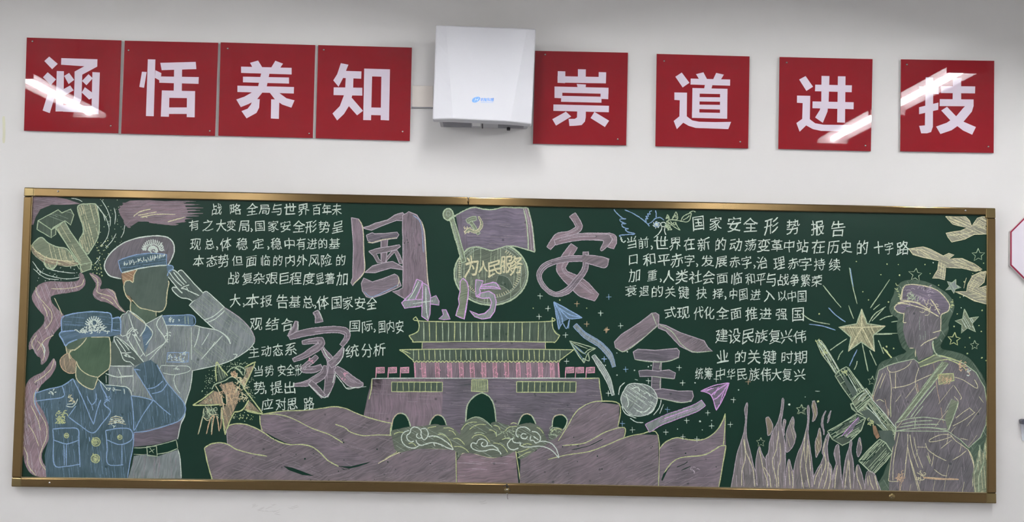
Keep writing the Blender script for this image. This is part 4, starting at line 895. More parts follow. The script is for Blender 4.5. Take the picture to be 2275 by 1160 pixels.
# ---- draped red cloth / hills along the foot
d = Part('chalk_drapery', bb, TD, 'mauve folds of cloth along the foot of the board')
a1 = [(525,495),(620,480),(700,472),(820,470),(920,455),(990,446),(1060,455),(1130,485),(1180,505),(1280,535),(1362,552),(1352,630),(1412,650),(1396,742),(1290,800),(1060,850),(880,780),(700,690),(520,600)]
d.fill('mauveD', a1); d.hatch('Lh', a1, 15, 6, 1.2, .4)
d.lines('Ly', [[(525,495),(620,480),(700,472),(820,468),(920,455),(990,446),(1060,455),(1130,485),(1180,505),(1280,535),(1362,552)],[(430,475),(515,492),(620,495),(720,520),(850,585),(960,625),(1050,680)],[(1362,552),(1352,630)],[(1000,560),(1060,580),(1100,610),(1180,632),(1300,628),(1410,645),(1396,740)],[(1396,740),(1290,800)]], 2.4)
a2 = [(513,502),(620,500),(720,525),(850,590),(960,640),(1050,700),(1200,780),(1100,840),(1020,835),(900,740),(850,705),(780,690),(690,690),(620,655),(560,610),(525,575)]
d.fill('mauve', a2); d.hatch('Lh', a2, 25, 6, 1.2, .4); d.line('Ly', [(513,502),(518,560),(530,600)], 2.2)
d.fill('bare', [(1010,830),(1100,830),(1230,800),(1200,815),(1100,845)]); d.fill('bare', [(540,605),(620,650),(690,682),(760,688),(690,690),(620,662)])
a3 = [(305,690),(300,592),(325,563),(400,558),(470,578),(540,615),(600,655),(690,690),(790,690),(850,705),(900,740),(950,790),(1020,830),(1080,870),(1060,925),(350,925)]
d.fill('mauveD', a3); d.hatch('Lh', a3, 22, 6, 1.2, .45); d.line('Ly', [(300,592),(325,563),(400,556),(470,576),(540,613),(600,653),(690,688),(790,690),(850,705),(900,740),(950,790),(1020,830)], 2.8); d.line('Lm', [(300,592),(305,690)], 2)
a4 = [(156,710),(200,685),(260,678),(310,690),(400,730),(470,750),(560,765),(650,790),(700,800),(850,880),(960,930),(208,930)]
d.fill('mauveD', a4); d.hatch('Lh', a4, 14, 6, 1.2, .45); d.lines('Ly', [[(156,712),(200,686),(260,678),(310,690),(360,720),(400,732),(470,750),(560,765)],[(156,712),(180,820),(210,925)]], 2.8)
d.fill('bare', [(665,828),(720,838),(780,858),(865,892),(790,885),(700,855)])
d.build(); d = Part('chalk_drapery', bb, P0, 'mauve folds of cloth below the clouds')
a5 = [(763,1045),(800,1036),(845,1024),(886,1005),(930,998),(975,997),(1014,1000),(1015,1078),(700,1078),(720,1050)]
d.fill('mauveD', a5); d.hatch('Lh', a5, -12, 6, 1.2, .5); d.line('Lc', [(840,1030),(886,1006),(930,997),(975,997),(1013,999)], 2.4); d.line('Ly', [(1013,997),(1014,1078)], 2.4)
d.build(); d = Part('chalk_drapery', bb, TU, 'pinkish square of cloth at the centre foot')
a6 = [(882,700),(950,612),(1040,600),(1130,620),(1300,665),(1450,655),(1540,605),(1620,590),(1640,780),(1660,1000),(885,1000)]
d.fill('pinkH', a6); d.hatch('Lm', a6, 4, 6, 1.1, .25); d.line('Lc', [(882,665),(950,612),(1040,600),(1130,620),(1300,665),(1400,655),(1540,602),(1625,575)], 2.2); d.line('Ly', [(1625,572),(1650,740),(1690,985)], 2.6)
d.build(); d = Part('chalk_drapery', bb, P0, 'mauve folds of cloth right of the clouds')
a7 = [(1156,1012),(1190,1003),(1230,975),(1262,945),(1290,908),(1325,893),(1376,899),(1374,948),(1388,951),(1386,973),(1422,965),(1462,967),(1465,1088),(1155,1082)]
d.fill('mauveD', a7); d.hatch('Lh', a7, -22, 6, 1.2, .5)
d.lines('Ly', [[(1240,980),(1262,945),(1275,922),(1292,905),(1325,892),(1376,898),(1373,948)],[(1217,1021),(1260,1011),(1310,1003),(1350,988),(1386,973),(1422,965),(1462,967),(1463,1084)],[(1250,990),(1300,984),(1345,960),(1387,950),(1386,975)]], 2.4)
d.line('bare', [(1270,1000),(1310,990),(1340,975)], 1.8)
d.build(); d = Part('chalk_drapery', bb, TH, 'rightmost folds of cloth with a pointed tip')
a8 = [(480,720),(520,672),(590,646),(650,655),(720,662),(780,650),(840,608),(880,550),(903,490),(905,690),(862,966),(478,966)]
d.fill('mauve', a8); d.hatch('Lh', a8, -25, 6, 1.2, .5)
d.lines('Ly', [[(478,720),(520,672),(590,646),(650,655),(720,662),(780,650),(840,608),(880,550),(903,490)],[(903,490),(900,600),(890,695)],[(500,900),(530,840),(580,790),(640,770),(760,758),(830,725),(870,700),(908,696)],[(908,696),(885,830),(862,962)]], 2.6)
d.fill('bare', [(490,920),(505,880),(560,820),(530,860),(500,925)]); d.lines('bare', [[(590,835),(640,815),(660,800)],[(620,855),(680,830)]], 2.2); d.squig('Lm', *TH(680,840), *TH(720,860), 7, 1.4, 7)
d.build(); d = Part('chalk_specks', bb, TH, 'small bare spots in the rubbed cloth')
for _ in range(60):
    x, y = R.uniform(560, 1600), R.uniform(960, 1070); d.dots('bare', [tuple(a - b_ for a, b_ in zip((x * 2.9, y * 2.9), (1300 * 2.9, 750 * 2.9)))], R.uniform(.8, 1.9)) if not 1000 < x < 1200 else None
d.build()['kind'] = 'stuff'

# ---- clouds
d = Part('chalk_cloud', bb, TU, 'olive clouds with white curled outlines in front of the gate')
for p in ([(55,330),(150,300),(300,270),(480,262),(600,240),(700,262),(780,265),(900,350),(1000,470),(1040,600),(950,610),(880,690),(850,575),(400,555),(130,595),(60,400)], [(925,340),(960,250),(1010,195),(1080,160),(1150,152),(1240,195),(1330,280),(1420,400),(1530,590),(1450,650),(1300,662),(1130,620),(1000,590),(950,480)],
    [(1310,240),(1400,215),(1500,250),(1640,255),(1760,230),(1850,235),(1960,300),(2010,420),(2050,470),(1900,560),(1680,690),(1640,580),(1450,650),(1400,420)], [(2060,300),(2140,280),(2210,300),(2200,360),(2090,440),(2040,420)]):
    d.fill('cloud', p, True); d.hatch('Ld', p, 30, 6, 1.4, .4)
d.lines('Ly', [[(940,315),(985,255),(1050,220),(1135,215)],[(1040,310),(1100,265),(1170,245),(1250,250)],[(1285,312),(1340,325),(1375,360),(1382,400)],[(1345,258),(1400,270),(1430,315)],[(1070,420),(1110,385),(1180,375),(1240,400),(1300,470)],[(715,290),(790,290),(845,315)],[(780,320),(830,335),(870,385)],[(835,430),(880,420),(930,445),(980,500)],[(845,525),(920,525),(980,550),(1035,600)],[(1340,480),(1420,490),(1480,535),(1525,600)],[(1490,330),(1540,280),(1640,270)],[(1450,440),(1500,420),(1560,425)],[(85,370),(140,345),(205,345)],[(510,295),(560,280),(620,272)],[(1890,280),(1940,310),(1975,360)],[(2070,350),(2110,310),(2180,300),(2205,320)],[(270,490),(320,480),(365,520)],[(1690,520),(1760,490),(1830,500)],[(1640,600),(1720,580),(1800,545)],[(1650,670),(1750,610),(1820,590)],[(1560,240),(1600,225),(1640,240)],[(640,370),(720,380),(790,450),(830,545)]], 2.0)
d.lines('Lg', [[(1010,195),(1080,160),(1150,152),(1240,195),(1330,280)],[(650,350),(720,370),(760,410)],[(1100,360),(1160,345),(1230,365)],[(2060,330),(2090,290),(2150,285)],[(1380,330),(1390,380),(1450,350)],[(580,400),(680,420),(740,470)]], 1.8); d.squig('Lg', *TU(1470,310), *TU(1660,420), 18, 1.3, 8); d.squig('Lg', *TU(2060,310), *TU(2180,390), 14, 1.2, 8)
d.lines('Lw', [[(300,300),(340,278),(390,290),(430,330),(425,375),(440,410),(400,420),(370,395),(385,360)],[(300,300),(290,350),(250,385),(255,430),(300,465),(340,455)],[(425,310),(460,295),(500,310),(520,360),(505,410),(465,440),(440,405),(430,360)],[(280,320),(215,345),(180,410),(200,480),(260,530),(340,545),(400,515),(420,500)],[(365,440),(380,480),(430,510),(500,490),(580,475),(680,500),(760,540),(835,565)],[(520,400),(590,390),(660,410),(740,460),(800,510),(840,562)],
 [(1130,490),(1150,445),(1200,430),(1250,450),(1268,495),(1240,525),(1205,520),(1190,490),(1215,470)],[(1130,490),(1085,478),(1060,505),(1080,550),(1150,580),(1240,580),(1300,562),(1360,565),(1420,590),(1440,625)],[(1240,525),(1320,510),(1380,540),(1420,590)],
 [(1660,410),(1630,370),(1640,310),(1690,280),(1760,285),(1810,325)],[(1830,335),(1890,345),(1935,400),(1930,455),(1880,480),(1850,450),(1810,440),(1815,390)],[(1760,370),(1720,360),(1690,390),(1705,420),(1750,425),(1775,395)],[(1600,410),(1550,450),(1520,500),(1545,550),(1600,565),(1660,545)],[(1580,420),(1595,465),(1650,480),(1690,480),(1680,510),(1740,530),(1820,530),(1920,520),(2020,540),(2100,590),(2170,670)],[(1920,462),(2000,460),(2080,490),(2140,560),(2172,665)],[(1850,395),(1880,420),(1910,440)],[(590,480),(605,520)],[(680,500),(700,525)]], 2.6)
d.build()

# ---- paper planes, trails, globe
d = Part('chalk_paper_plane', bb, TE, 'blue chalk paper plane'); d.fill('blueL', [(1103,727),(1285,830),(1205,835),(1150,860),(1135,905)])
d.lines('Lb', [[(1103,727),(1200,780),(1285,830)],[(1285,830),(1205,835),(1165,800),(1103,727)],[(1103,727),(1120,820),(1135,905)],[(1135,905),(1160,865),(1185,900),(1205,838)],[(1103,727),(1150,810),(1160,865)],[(1110,740),(1190,830)],[(1130,760),(1205,810),(1270,825)],[(1115,760),(1145,880)],[(1205,838),(1198,900)]], 2.6); d.build()
d = Part('chalk_paper_plane', bb, TF, 'pale green chalk paper plane'); d.lines('Lg', [[(1205,22),(1290,45),(1372,70)],[(1205,22),(1250,100),(1298,165)],[(1298,165),(1325,100),(1372,70),(1325,80),(1290,100),(1205,22)],[(1325,100),(1330,150),(1290,135),(1298,165)],[(1215,35),(1280,140)],[(1225,35),(1320,72)]], 2.2)
d.lines('Lb', [[(1210,30),(1300,150)],[(1240,50),(1310,110)]], 1.6); d.build()
d = Part('chalk_paper_plane', bb, TH, 'violet chalk paper plane'); d.fill('violet', [(745,345),(925,292),(845,470),(815,370)])
d.lines('Lv', [[(745,345),(830,310),(928,292)],[(928,292),(890,390),(845,470)],[(745,345),(810,370),(845,470)],[(928,292),(850,340),(810,375)],[(925,300),(860,380),(825,400)],[(815,325),(780,350)],[(860,320),(830,370)],[(900,330),(870,420)],[(890,310),(840,350)],[(750,348),(830,325)]], 2.6); d.build()
d = Part('chalk_trail', bb, P0, 'curved pale trails beside the paper planes')
d.brush('ash', 'Lb', [(1277,722,10),(1300,745,12),(1332,765,13),(1355,790,12),(1364,815,7)], 1.6, 3); d.build(); d = Part('chalk_trail', bb, P0, 'lower curved trail'); d.brush('ash', 'Lw', [(1318,790,8),(1335,815,12),(1352,845,11),(1362,878,6)], 1.6, 3)
d.build(); d = Part('chalk_trail', bb, P0, 'violet trail below the globe'); d.brush('ash', 'Lv', [(1438,952,20),(1470,935,18),(1510,920,17),(1545,907,17),(1563,895,15)], 1.6, 4); d.build()
d = Part('chalk_globe', bb, TH, 'grey chalk globe with swirling strokes')
gl = [(345 + 118 * math.cos(a * .5236) * R.uniform(.93, 1.05), 398 + 108 * math.sin(a * .5236) * R.uniform(.93, 1.05)) for a in range(12)]
d.fill('ash', gl, True); d.hatch('Lw', gl, 35, 4.5, 1.3, .6); d.hatch('Ld', gl, -50, 5, 1.3, .5); d.line('Lw', gl, 2, True, True)
d.lines('Lw', [[(255,290),(225,320),(215,370)],[(235,440),(260,490),(330,520)],[(320,270),(340,275)],[(460,420),(440,470),(400,500)],[(490,400),(478,450),(440,500)],[(505,430),(480,490)],[(290,520),(330,545),(375,548)],[(300,330),(340,320),(350,350)],[(375,365),(400,355),(420,380)],[(260,360),(280,420),(270,450)],[(330,470),(380,480),(420,450)]], 2.2); d.build()

# ---- crosses, specks and small outlined stars
d = Part('chalk_specks', bb, P0, 'scattered chalk specks')
def cross(x, y, m, s=6): 
    d = Part('chalk_cross', bb, P0)
    d.line(m, [(x + R.uniform(-1, 1), y - s), (x, y + s * 1.1)], 1.7); d.line(m, [(x - s, y + R.uniform(-1, 1)), (x + s, y)], 1.7); d.build()
for f_, m_, l in ((TE, 'Lw', [(1015,690),(1065,770),(1008,822),(1405,800),(1178,940),(1185,1110)]), (TE, 'Lo', [(1252,740),(1315,870),(1440,910)]), (TE, 'Lb', [(1428,1095)]), (TG, 'Lb', [(152,695)]), (TG, 'Lw', [(100,800),(228,880)]), (TG, 'Lo', [(140,905)]),
    (TH, 'Lb', [(122,140),(262,205),(530,465),(240,555)]), (TH, 'Lw', [(408,280),(605,195),(628,292),(790,485),(305,595),(520,610),(655,535),(630,640),(815,570),(935,560),(955,402),(845,270),(150,360),(720,655)]), (TH, 'Lo', [(1050,285)])):
    for p in l: cross(*f_(*p), m_)
d.tr = TH; d.dots('Lw', [(740,540,3),(815,535,1.5),(595,590,1.4),(755,595,1.3),(205,100),(205,242),(318,212),(407,188),(272,92),(708,292),(988,338),(1315,432,2.4),(1418,383,1.2),(130,180),(425,180)]); d.tr = TE; d.dots('Ly', [(970,768,1.8),(1315,768,1.8),(1142,715,1.6)])
d.tr = TI; d.dots('Ly', [(370,467),(568,484,2.4),(640,487),(812,487,2),(528,552,2),(648,556,2),(845,545,2),(412,662,1.6),(130,805,2.4),(577,728,2.4),(448,715),(565,1015,2.2),(610,1028,2.2),(1065,598,1.8),(1180,782,2.4),(1038,698,1.6),(900,620,1.6),(985,740,2),(1120,545,1.6),(1000,885,2),(1020,805,1.5),(1100,958,1.8),(1175,918),(1070,1020,1.6),(1085,1060,2.2),(1175,1090,1.8),(1205,1105,1.6),(905,1005),(1190,478,1.8),(755,628,2),(780,655,2),(990,715),(1130,840,1.2),(1160,880)]); d.dots('Lw', [(1045,765),(1110,640),(865,475),(1060,690),(1105,845),(1050,920,1.2)], 1.3)
d.tr = TJ; d.dots('Ly', [(123,412,2.4),(1180,130,2),(1105,178,2),(1195,300,2),(1205,330,2)]); d.lines('Lw', [[(105,345),(135,347)],[(85,408),(88,412)]], 1.5)
d.build()['kind'] = 'stuff'
def star(f_, x, y, r, m, w=1.8, fm=None, rot=0, hat=None, lab=None):
    s_ = Part('chalk_star', bb, f_, lab)
    pts = []
    for i in range(10):
        a = -math.pi / 2 + i * math.pi / 5 + rot; rr = (r if i % 2 == 0 else r * .45) * R.uniform(.88, 1.1)
        pts.append((x + rr * math.cos(a), y + rr * math.sin(a)))
    if fm: s_.fill(fm, pts); s_.hatch(hat or 'Lg', pts, 60, 3.5, 1.5, .8)
    s_.line(m, pts, w, False, True); s_.build()
star(TI,1155,425,42,'Lg'); star(TI,752,552,46,'Lg',1.8,None,.1); star(TI,1000,970,44,'Ly',2.4,None,.1); star(TI,1132,1008,30,'Lg'); star(TI,990,628,50,'Lg',1.8,'ash',.45,None,'small star rubbed in with pale chalk'); star(TI,1080,862,82,'Lg',2,'olive',-.15,'Lw','larger star rubbed in with pale green chalk')
star(TJ,472,280,30,'Lg',1.4,None,.1); star(TX,868,242,55,'Lg',1.4,None,.1); star(TX,437,592,52,'Lg',1.4); star(TH,1395,465,36,'Lg',1.4)

# ---- dove outline with olive branch
d = Part('chalk_dove', bb, TO, 'light blue outlined dove with an olive branch')

d.lines('Lb', [[(30,40),(70,95),(130,150),(180,185),(225,190)],[(225,190),(135,195),(125,215),(150,240),(225,270)],[(225,270),(165,270),(155,290),(180,325),(230,345),(265,350)],[(265,350),(215,360),(250,400),(365,425)],[(365,425),(350,440),(240,445),(125,458),(130,480)],[(200,45),(300,85),(400,140),(480,195),(540,245),(575,275),(600,312)],[(575,275),(640,240),(690,190),(760,170),(800,185),(835,215)],[(640,60),(600,80),(612,115),(570,110),(585,150),(545,150),(575,190),(540,190),(550,240)],[(698,55),(710,110),(708,170)]], 2.4)
d.lines('Lw', [[(130,480),(150,500),(135,515),(165,530),(150,545),(190,570),(215,540)],[(800,320),(790,370),(740,440),(670,495)],[(850,320),(845,390),(868,450)]], 2.4)
d.line('Lw', [(780,270),(800,310),(850,310),(870,275),(830,245),(785,265)], 2.4, True, True); d.squig('Lw', *TO(680,250), *TO(745,315), 26, 1.8, 6); d.line('Lb', [(715 + 38 * math.cos(a), 285 + 36 * math.sin(a)) for a in range(6)], 2, True, True)
d.lines('Lg', [[(870,235),(960,205),(1100,225),(1200,240),(1250,200),(1275,100)],[(1275,95),(1200,120),(1140,160),(1110,215)],[(1140,210),(1200,180),(1245,135)],[(1240,95),(1300,65),(1345,80)],[(960,205),(1000,130),(1030,80),(1055,160),(1040,200),(960,210)],[(865,195),(892,125),(922,190),(900,215)],[(900,240),(950,280),(1000,320),(1095,375)],[(1020,240),(1010,290),(960,260),(940,230)],[(1020,240),(1050,310),(1095,375)],[(870,250),(900,360),(965,362)],[(920,290),(940,340),(965,362)],[(860,280),(880,330),(910,355)],[(880,190),(900,150),(905,200)],[(985,180),(1020,130),(1030,180)],[(1000,240),(985,275)]], 2.2)
d.squig('Lg', *TO(880,230), *TO(950,330), 14, 1.6, 8); d.build()

# ---- flying doves at the upper right
def dove(pts, ls, lab):
    d = Part('chalk_dove', bb, TI, lab); d.fill('dove', pts); d.hatch('Lc', pts, 25, 3.5, 1.4, .7); d.line('Lc', pts, 2, False, True); d.lines('Lc', ls, 1.7); d.build()
dove([(945,177),(1000,180),(1075,178),(1100,205),(1112,240),(1150,188),(1180,180),(1200,178),(1211,192),(1211,230),(1190,240),(1211,250),(1211,290),(1130,292),(1070,322),(985,342),(960,310),(948,284),(1040,270),(1085,250),(990,226),(965,200)], [[(970,200),(1050,235)],[(1000,195),(1080,230)],[(960,300),(1060,290),(1130,270)],[(1120,240),(1170,200)],[(1150,250),(1205,240)]], 'pale dove in the top right corner')
dove([(708,385),(750,380),(800,372),(850,390),(930,430),(965,415),(1000,425),(965,450),(1050,448),(1130,482),(1180,517),(1140,530),(1050,510),(945,505),(938,586),(900,575),(860,575),(895,520),(902,462),(800,440),(735,422)], [[(720,392),(800,395),(900,440)],[(760,400),(770,420)],[(780,395),(850,440)],[(980,470),(1060,480),(1150,520)],[(920,470),(910,560)],[(935,480),(925,575)],[(1000,490),(1100,510)]], 'pale dove with spread wings near the end of the writing')
dove([(1205,530),(1198,570),(1192,600),(1150,640),(1180,632),(1211,622),(1211,742),(1130,722),(1080,692),(1005,662),(1080,660),(1088,615),(1120,560),(1160,540)], [[(1100,640),(1140,570),(1200,535)],[(1110,655),(1160,590)],[(1090,680),(1180,670)],[(1120,700),(1205,690)],[(1150,710),(1205,715)],[(1180,640),(1205,660)]], 'pale dove below at the right edge of the board')
d = Part('chalk_glow', bb, TI, 'short strokes beside the lower dove'); d.lines('Lc', [[(1110,562),(1150,548),(1190,532)],[(1078,572),(1062,640)],[(1180,530),(1130,520)]], 2); d.build()

# ---- shining star
d = Part('chalk_star', bb, TI, 'large gold five-pointed star with radiating strokes')
o5 = [(405,773),(440,868),(556,884),(478,943),(488,1047),(400,985),(318,1047),(335,955),(257,890),(372,868)]
d.fill('gold', o5); d.hatch('Lc', o5, 65, 3.2, 1.3, .6); d.line('Lg', o5, 2.6, False, True)
for p in o5[::2]: d.line('Lc', [(405,892), ((405 + p[0]) / 2, (892 + p[1]) / 2), p], 3)
d.lines('Lg', [[(325,508),(345,620),(375,740)],[(155,620),(210,690),(272,764)],[(585,583),(520,680),(460,767)],[(320,750),(352,836)],[(522,742),(480,777)],[(560,758),(490,805),(450,862)],[(548,770),(470,850)],[(15,800),(60,835),(110,855),(200,872)],[(520,846),(560,825),(605,816)],[(595,857),(640,850)],[(495,932),(635,930)],[(490,937),(600,936)],[(310,965),(255,1000),(200,1040)],[(285,1040),(262,1070),(250,1102)],[(405,985),(425,1080),(445,1175)],[(455,1040),(475,1085),(500,1137)],[(512,975),(530,1020),(546,1062)],[(375,1108),(370,1135),(355,1165)]], 2.4)
d.lines('Lb', [[(190,765),(240,815),(300,857)],[(65,872),(150,882),(235,910)],[(375,1035),(350,1085),(325,1142)],[(330,510),(350,630)]], 2.4); d.lines('Ly', [[(540,1020),(560,1045),(600,1092)],[(555,1035),(575,1055)]], 3.4); d.build()

# ---- soldier with rifle
sd = Part('chalk_soldier', bb, P0, 'soldier in mauve with peaked cap and belt, no facial features')
hal = [TQ(*p) for p in [(70,390),(80,320),(110,250),(130,185),(200,112),(300,96),(400,105),(520,150),(640,232),(705,310),(712,390),(660,520),(655,610),(590,720),(590,780),(720,812),(830,852),(930,950),(1000,1060),(1040,1160)]] + [TJ(*p) for p in [(1213,360),(1213,730),(1212,1003),(540,1003),(545,880),(590,720),(470,480),(455,420),(475,330),(515,175),(600,130),(690,95)]] + [TQ(*p) for p in [(200,770),(160,660),(145,540),(155,480),(95,440)]]
sd.fill('halo', hal, True); sd.hatch('Ld', hal, 60, 9, 1.2, .2)
sd.tr = TJ
ub = [(515,212),(570,182),(640,160),(740,138),(780,170),(870,112),(950,130),(1060,165),(1140,225),(1195,320),(1212,430),(1205,560),(1170,642),(1095,712),(1040,660),(960,605),(620,602),(600,560),(520,480),(468,392),(495,290)]
sd.fill('sold', ub); sd.hatch('Lh', ub, 70, 6, 1.2, .3)
sk = [(622,602),(760,595),(955,603),(1010,640),(1088,720),(1125,800),(1138,1003),(580,1003),(582,900),(600,720)]
sd.fill('sold', sk); sd.hatch('Lh', sk, 84, 6, 1.2, .4)
sd.lines('Lc', [[(570,185),(575,210),(600,225),(650,212),(700,185),(725,150)],[(570,182),(640,160),(740,140)],[(583,215),(595,320),(590,430),(592,515)],[(622,225),(622,310),(620,330)],[(772,195),(750,280),(765,370)],[(600,325),(690,310),(760,280),(860,235)],[(475,395),(500,320),(540,230)],[(560,230),(520,330)],[(500,410),(520,400),(550,415)],[(575,460),(580,500)],[(1000,255),(1060,275),(1140,325),(1150,310),(1130,270)],[(1000,310),(1045,380),(1040,400)],[(1000,380),(1028,420),(1000,500),(965,600)],[(990,570),(1050,540),(1110,500),(1135,480)],[(1010,520),(1060,480),(1100,455)],[(1095,450),(1130,482)],[(1040,650),(1090,660)],[(1160,380),(1190,420)],
  [(625,605),(600,740),(580,900),(582,925),(640,928)],[(645,612),(612,780),(605,920)],[(700,620),(700,700),(680,900)],[(715,625),(730,720),(770,840)],[(740,640),(760,740),(798,842)],[(762,705),(818,707)],[(815,680),(830,720),(880,760),(950,795)],[(830,740),(850,800)],[(840,660),(900,630),(960,625),(980,640),(900,665),(845,672),(840,660)],[(985,660),(915,715)],[(980,630),(1010,665),(1090,722)],[(1078,730),(1040,760),(990,790)],[(870,850),(920,885),(955,892)],[(760,870),(800,895),(805,915),(770,920)],[(820,900),(910,907),(1020,915)],[(1090,720),(1120,800),(1130,860)],[(720,790),(745,870),(780,990)],[(1120,900),(1120,960)],[(700,700),(720,800),(770,990)]], 1.7)
sd.hatch('Lc', ub, 128, 15, 1.1, .16); sd.hatch('Lo', ub, 80, 24, 1.1, .12); sd.hatch('Lc', sk, 100, 16, 1.1, .2)
sd.lines('Lg', [[(620,552),(700,525),(800,514),(880,522),(952,535)],[(622,605),(700,590),(800,580),(880,585),(958,602)],[(660,560),(750,540),(860,535)],[(640,580),(760,562),(900,560)],[(952,535),(962,570),(955,600)],[(622,552),(625,605)],[(750,520),(745,585)],[(850,580),(900,585),(950,590)]], 2.2)
sd.line('Lg', ub, 2, False, True);  sd.line('Lc', [(1088,720),(1125,800),(1138,1003)], 2)

strap = [(625,545),(700,520),(960,190),(945,150),(915,165)]
sd.fill('olive', [(625,545),(680,525),(965,165),(920,150)]); sd.hatch('Lg', [(625,545),(680,525),(965,165),(920,150)], -52, 4, 1.6, .7)
sd.lines('Lg', [[(630,545),(780,360),(925,158)],[(680,525),(830,340),(962,170)],[(720,515),(790,420),(880,310)],[(740,515),(800,440)]], 2.4)
sd.fill('olive', [(940,520),(985,395),(1028,415),(1000,500),(960,598)]); sd.lines('Lg', [[(1028,415),(1000,500),(960,598)],[(985,395),(940,480)]], 2)
sd.fill('olive', [(770,165),(880,112),(930,128),(900,150),(780,190)]); sd.lines('Ly', [[(768,165),(880,112)],[(780,190),(900,150),(960,140)],[(880,112),(960,128),(1050,160)],[(960,140),(1040,175),(1080,210)]], 2.4)
sd.squig('Lo', *TJ(1030,160), *TJ(1085,225), 14, 2, 8); sd.squig('Lw', *TJ(1075,205), *TJ(1100,240), 5, 2, 6)
sd.fill('gold', [(897,238),(995,232),(1000,278),(950,300),(902,304)]); sd.line('Ly', [(897,238),(995,232),(1000,278),(950,285),(902,304)], 2.4, False, True); sd.squig('Lo', *TJ(910,245), *TJ(980,290), 16, 1.6, 9)
sd.line('Lo', [(800,902),(880,910),(1030,914)], 4); sd.squig('Lo', *TJ(632,872), *TJ(680,925), 26, 1.5, 8); sd.line('Lo', [(650,925),(650,995)], 2)
sd.lines('Ly', [[(590,430),(592,510)],[(825,760),(845,812)]], 2); sd.squig('Lc', *TJ(765,870), *TJ(805,915), 12, 1.5, 7)
fl_ = [(1130,1003),(1118,880),(1150,760),(1165,690),(1180,760),(1195,690),(1210,620),(1213,1003)]
sd.fill('olive', fl_); sd.hatch('Lc', fl_, 86, 4, 1.5, .6); sd.lines('Lg', [[(1165,690),(1160,780),(1130,880)],[(1195,690),(1190,800),(1160,900),(1160,1000)],[(1210,620),(1205,760)]], 2)
so = sd.build()
d = Part('head', so, TQ)
fc = [(225,385),(340,365),(480,415),(582,462),(578,600),(545,680),(502,700),(505,830),(440,865),(362,895),(345,850),(322,780),(270,770),(232,700),(208,600),(214,520),(228,440)]
d.fill('sold', fc, True); d.hatch('Ld', [(350,460),(470,460),(480,700),(370,700)], 90, 7, 1.4, .5); d.hatch('Lh', fc, 84, 6, 1.2, .4)
d.lines('Lc', [[(218,420),(212,480),(210,520),(240,520)],[(500,622),(560,605),(585,600)],[(380,755),(430,715),(500,685),(540,665)],[(502,700),(510,770),(530,830)],[(330,790),(330,860)],[(270,775),(310,775)],[(582,462),(580,600)]], 2.2)
d.line('Lg', [(505,700),(500,750),(530,825),(580,860)], 3.4); d.build()
d = Part('cap', so, TQ)
cpp = [(182,300),(195,220),(215,170),(240,148),(330,145),(450,165),(560,210),(640,295),(672,352),(652,408),(590,440),(580,462),(480,418),(340,365),(240,372),(214,432),(150,415),(120,375),(150,338)]
d.fill('violet', cpp); d.hatch('Lh', cpp, 25, 5, 1.3, .5)
d.lines('Lc', [[(182,300),(195,220),(215,170),(240,148),(330,145),(450,165),(560,210),(640,295),(672,352)],[(672,352),(652,408),(590,440),(578,480)],[(118,375),(150,338),(240,335),(340,362),(440,395),(560,460)],[(118,375),(150,415),(214,432)],[(150,325),(250,315),(350,330),(480,400)],[(185,300),(260,305),(380,330)],[(480,290),(530,360),(570,440)],[(205,170),(195,290)]], 2.6)
d.squig('Lg', *TQ(240,230), *TQ(360,290), 22, 1.6, 7); d.squig('Lm', *TQ(240,180), *TQ(500,330), 24, 1.2, 10); d.squig('Lc', *TQ(400,300), *TQ(550,420), 12, 1.4, 12)
d.squig('Ly', *TQ(150,120), *TQ(165,300), 5, 1.6, 8); d.squig('Ly', *TQ(680,310), *TQ(700,380), 5, 2, 6); d.build()
d = Part('chalk_rifle', bb, TR, 'pale green rifle held across the soldier')
for m_, p, a in (('oliveD', [(72,100),(95,80),(130,90),(180,160),(240,260),(340,430),(300,482),(220,360),(130,240)], 60), ('oliveD', [(290,500),(330,450),(420,395),(450,410),(520,510),(640,660),(490,795),(380,640)], 58),
    ('olive', [(490,795),(560,720),(660,645),(725,735),(700,780),(620,860),(560,925),(540,915)], -40), ('oliveD', [(470,830),(500,820),(560,925),(540,930),(490,890)], 50),
    ('olive', [(700,770),(760,820),(870,940),(1000,1110),(985,1220),(930,1200),(760,1050),(560,925),(640,860)], 50)):
    d.fill(m_, p); d.hatch('Lg', p, a, 3.4, 1.8, .8); d.hatch('bare', p, a, 6, 2.6, .5); d.hatch('Lg', p, a + 90, 9, 1.5, .5); d.line('Lg', p, 2.2, False, True)
d.fill('face', [(590,920),(690,890),(780,980),(830,1080),(700,1050)]); d.fill('bare', [(410,500),(440,490),(500,600),(530,680),(490,650)]); d.fill('face', [(370,500),(410,510),(550,690),(500,760)])
d.tr = TJ
d.fill('face', [(510,600),(600,600),(620,680),(590,730),(530,660)])
for p, a in (([(185,605),(280,550),(370,490),(430,520),(400,600),(330,670),(280,695),(215,655)], -30), ([(385,795),(450,720),(520,655),(560,680),(600,740),(560,800),(480,882)], -48)):
    d.fill('oliveD', p); d.hatch('Lg', p, a, 3.4, 2, .8); d.hatch('bare', p, a, 7, 2.6, .5); d.line('Lg', p, 2.4, False, True); d.line('bare', [tuple(p[0]), (p[0][0] + 60, p[0][1] - 5), (p[0][0] + 110, p[0][1] - 50)], 2.4)
d.fill('violet', [(270,640),(380,510),(395,530),(330,610)]); d.lines('Lv', [[(275,635),(330,570),(385,515)],[(290,650),(350,590)]], 2)
d.fill('oliveD', [(215,655),(300,640),(330,655),(280,693)])
d.fill('orange', [(475,565),(495,570),(520,640),(500,655),(480,620)]); d.squig('Ly', *TJ(440,530), *TJ(480,570), 10, 2, 8)
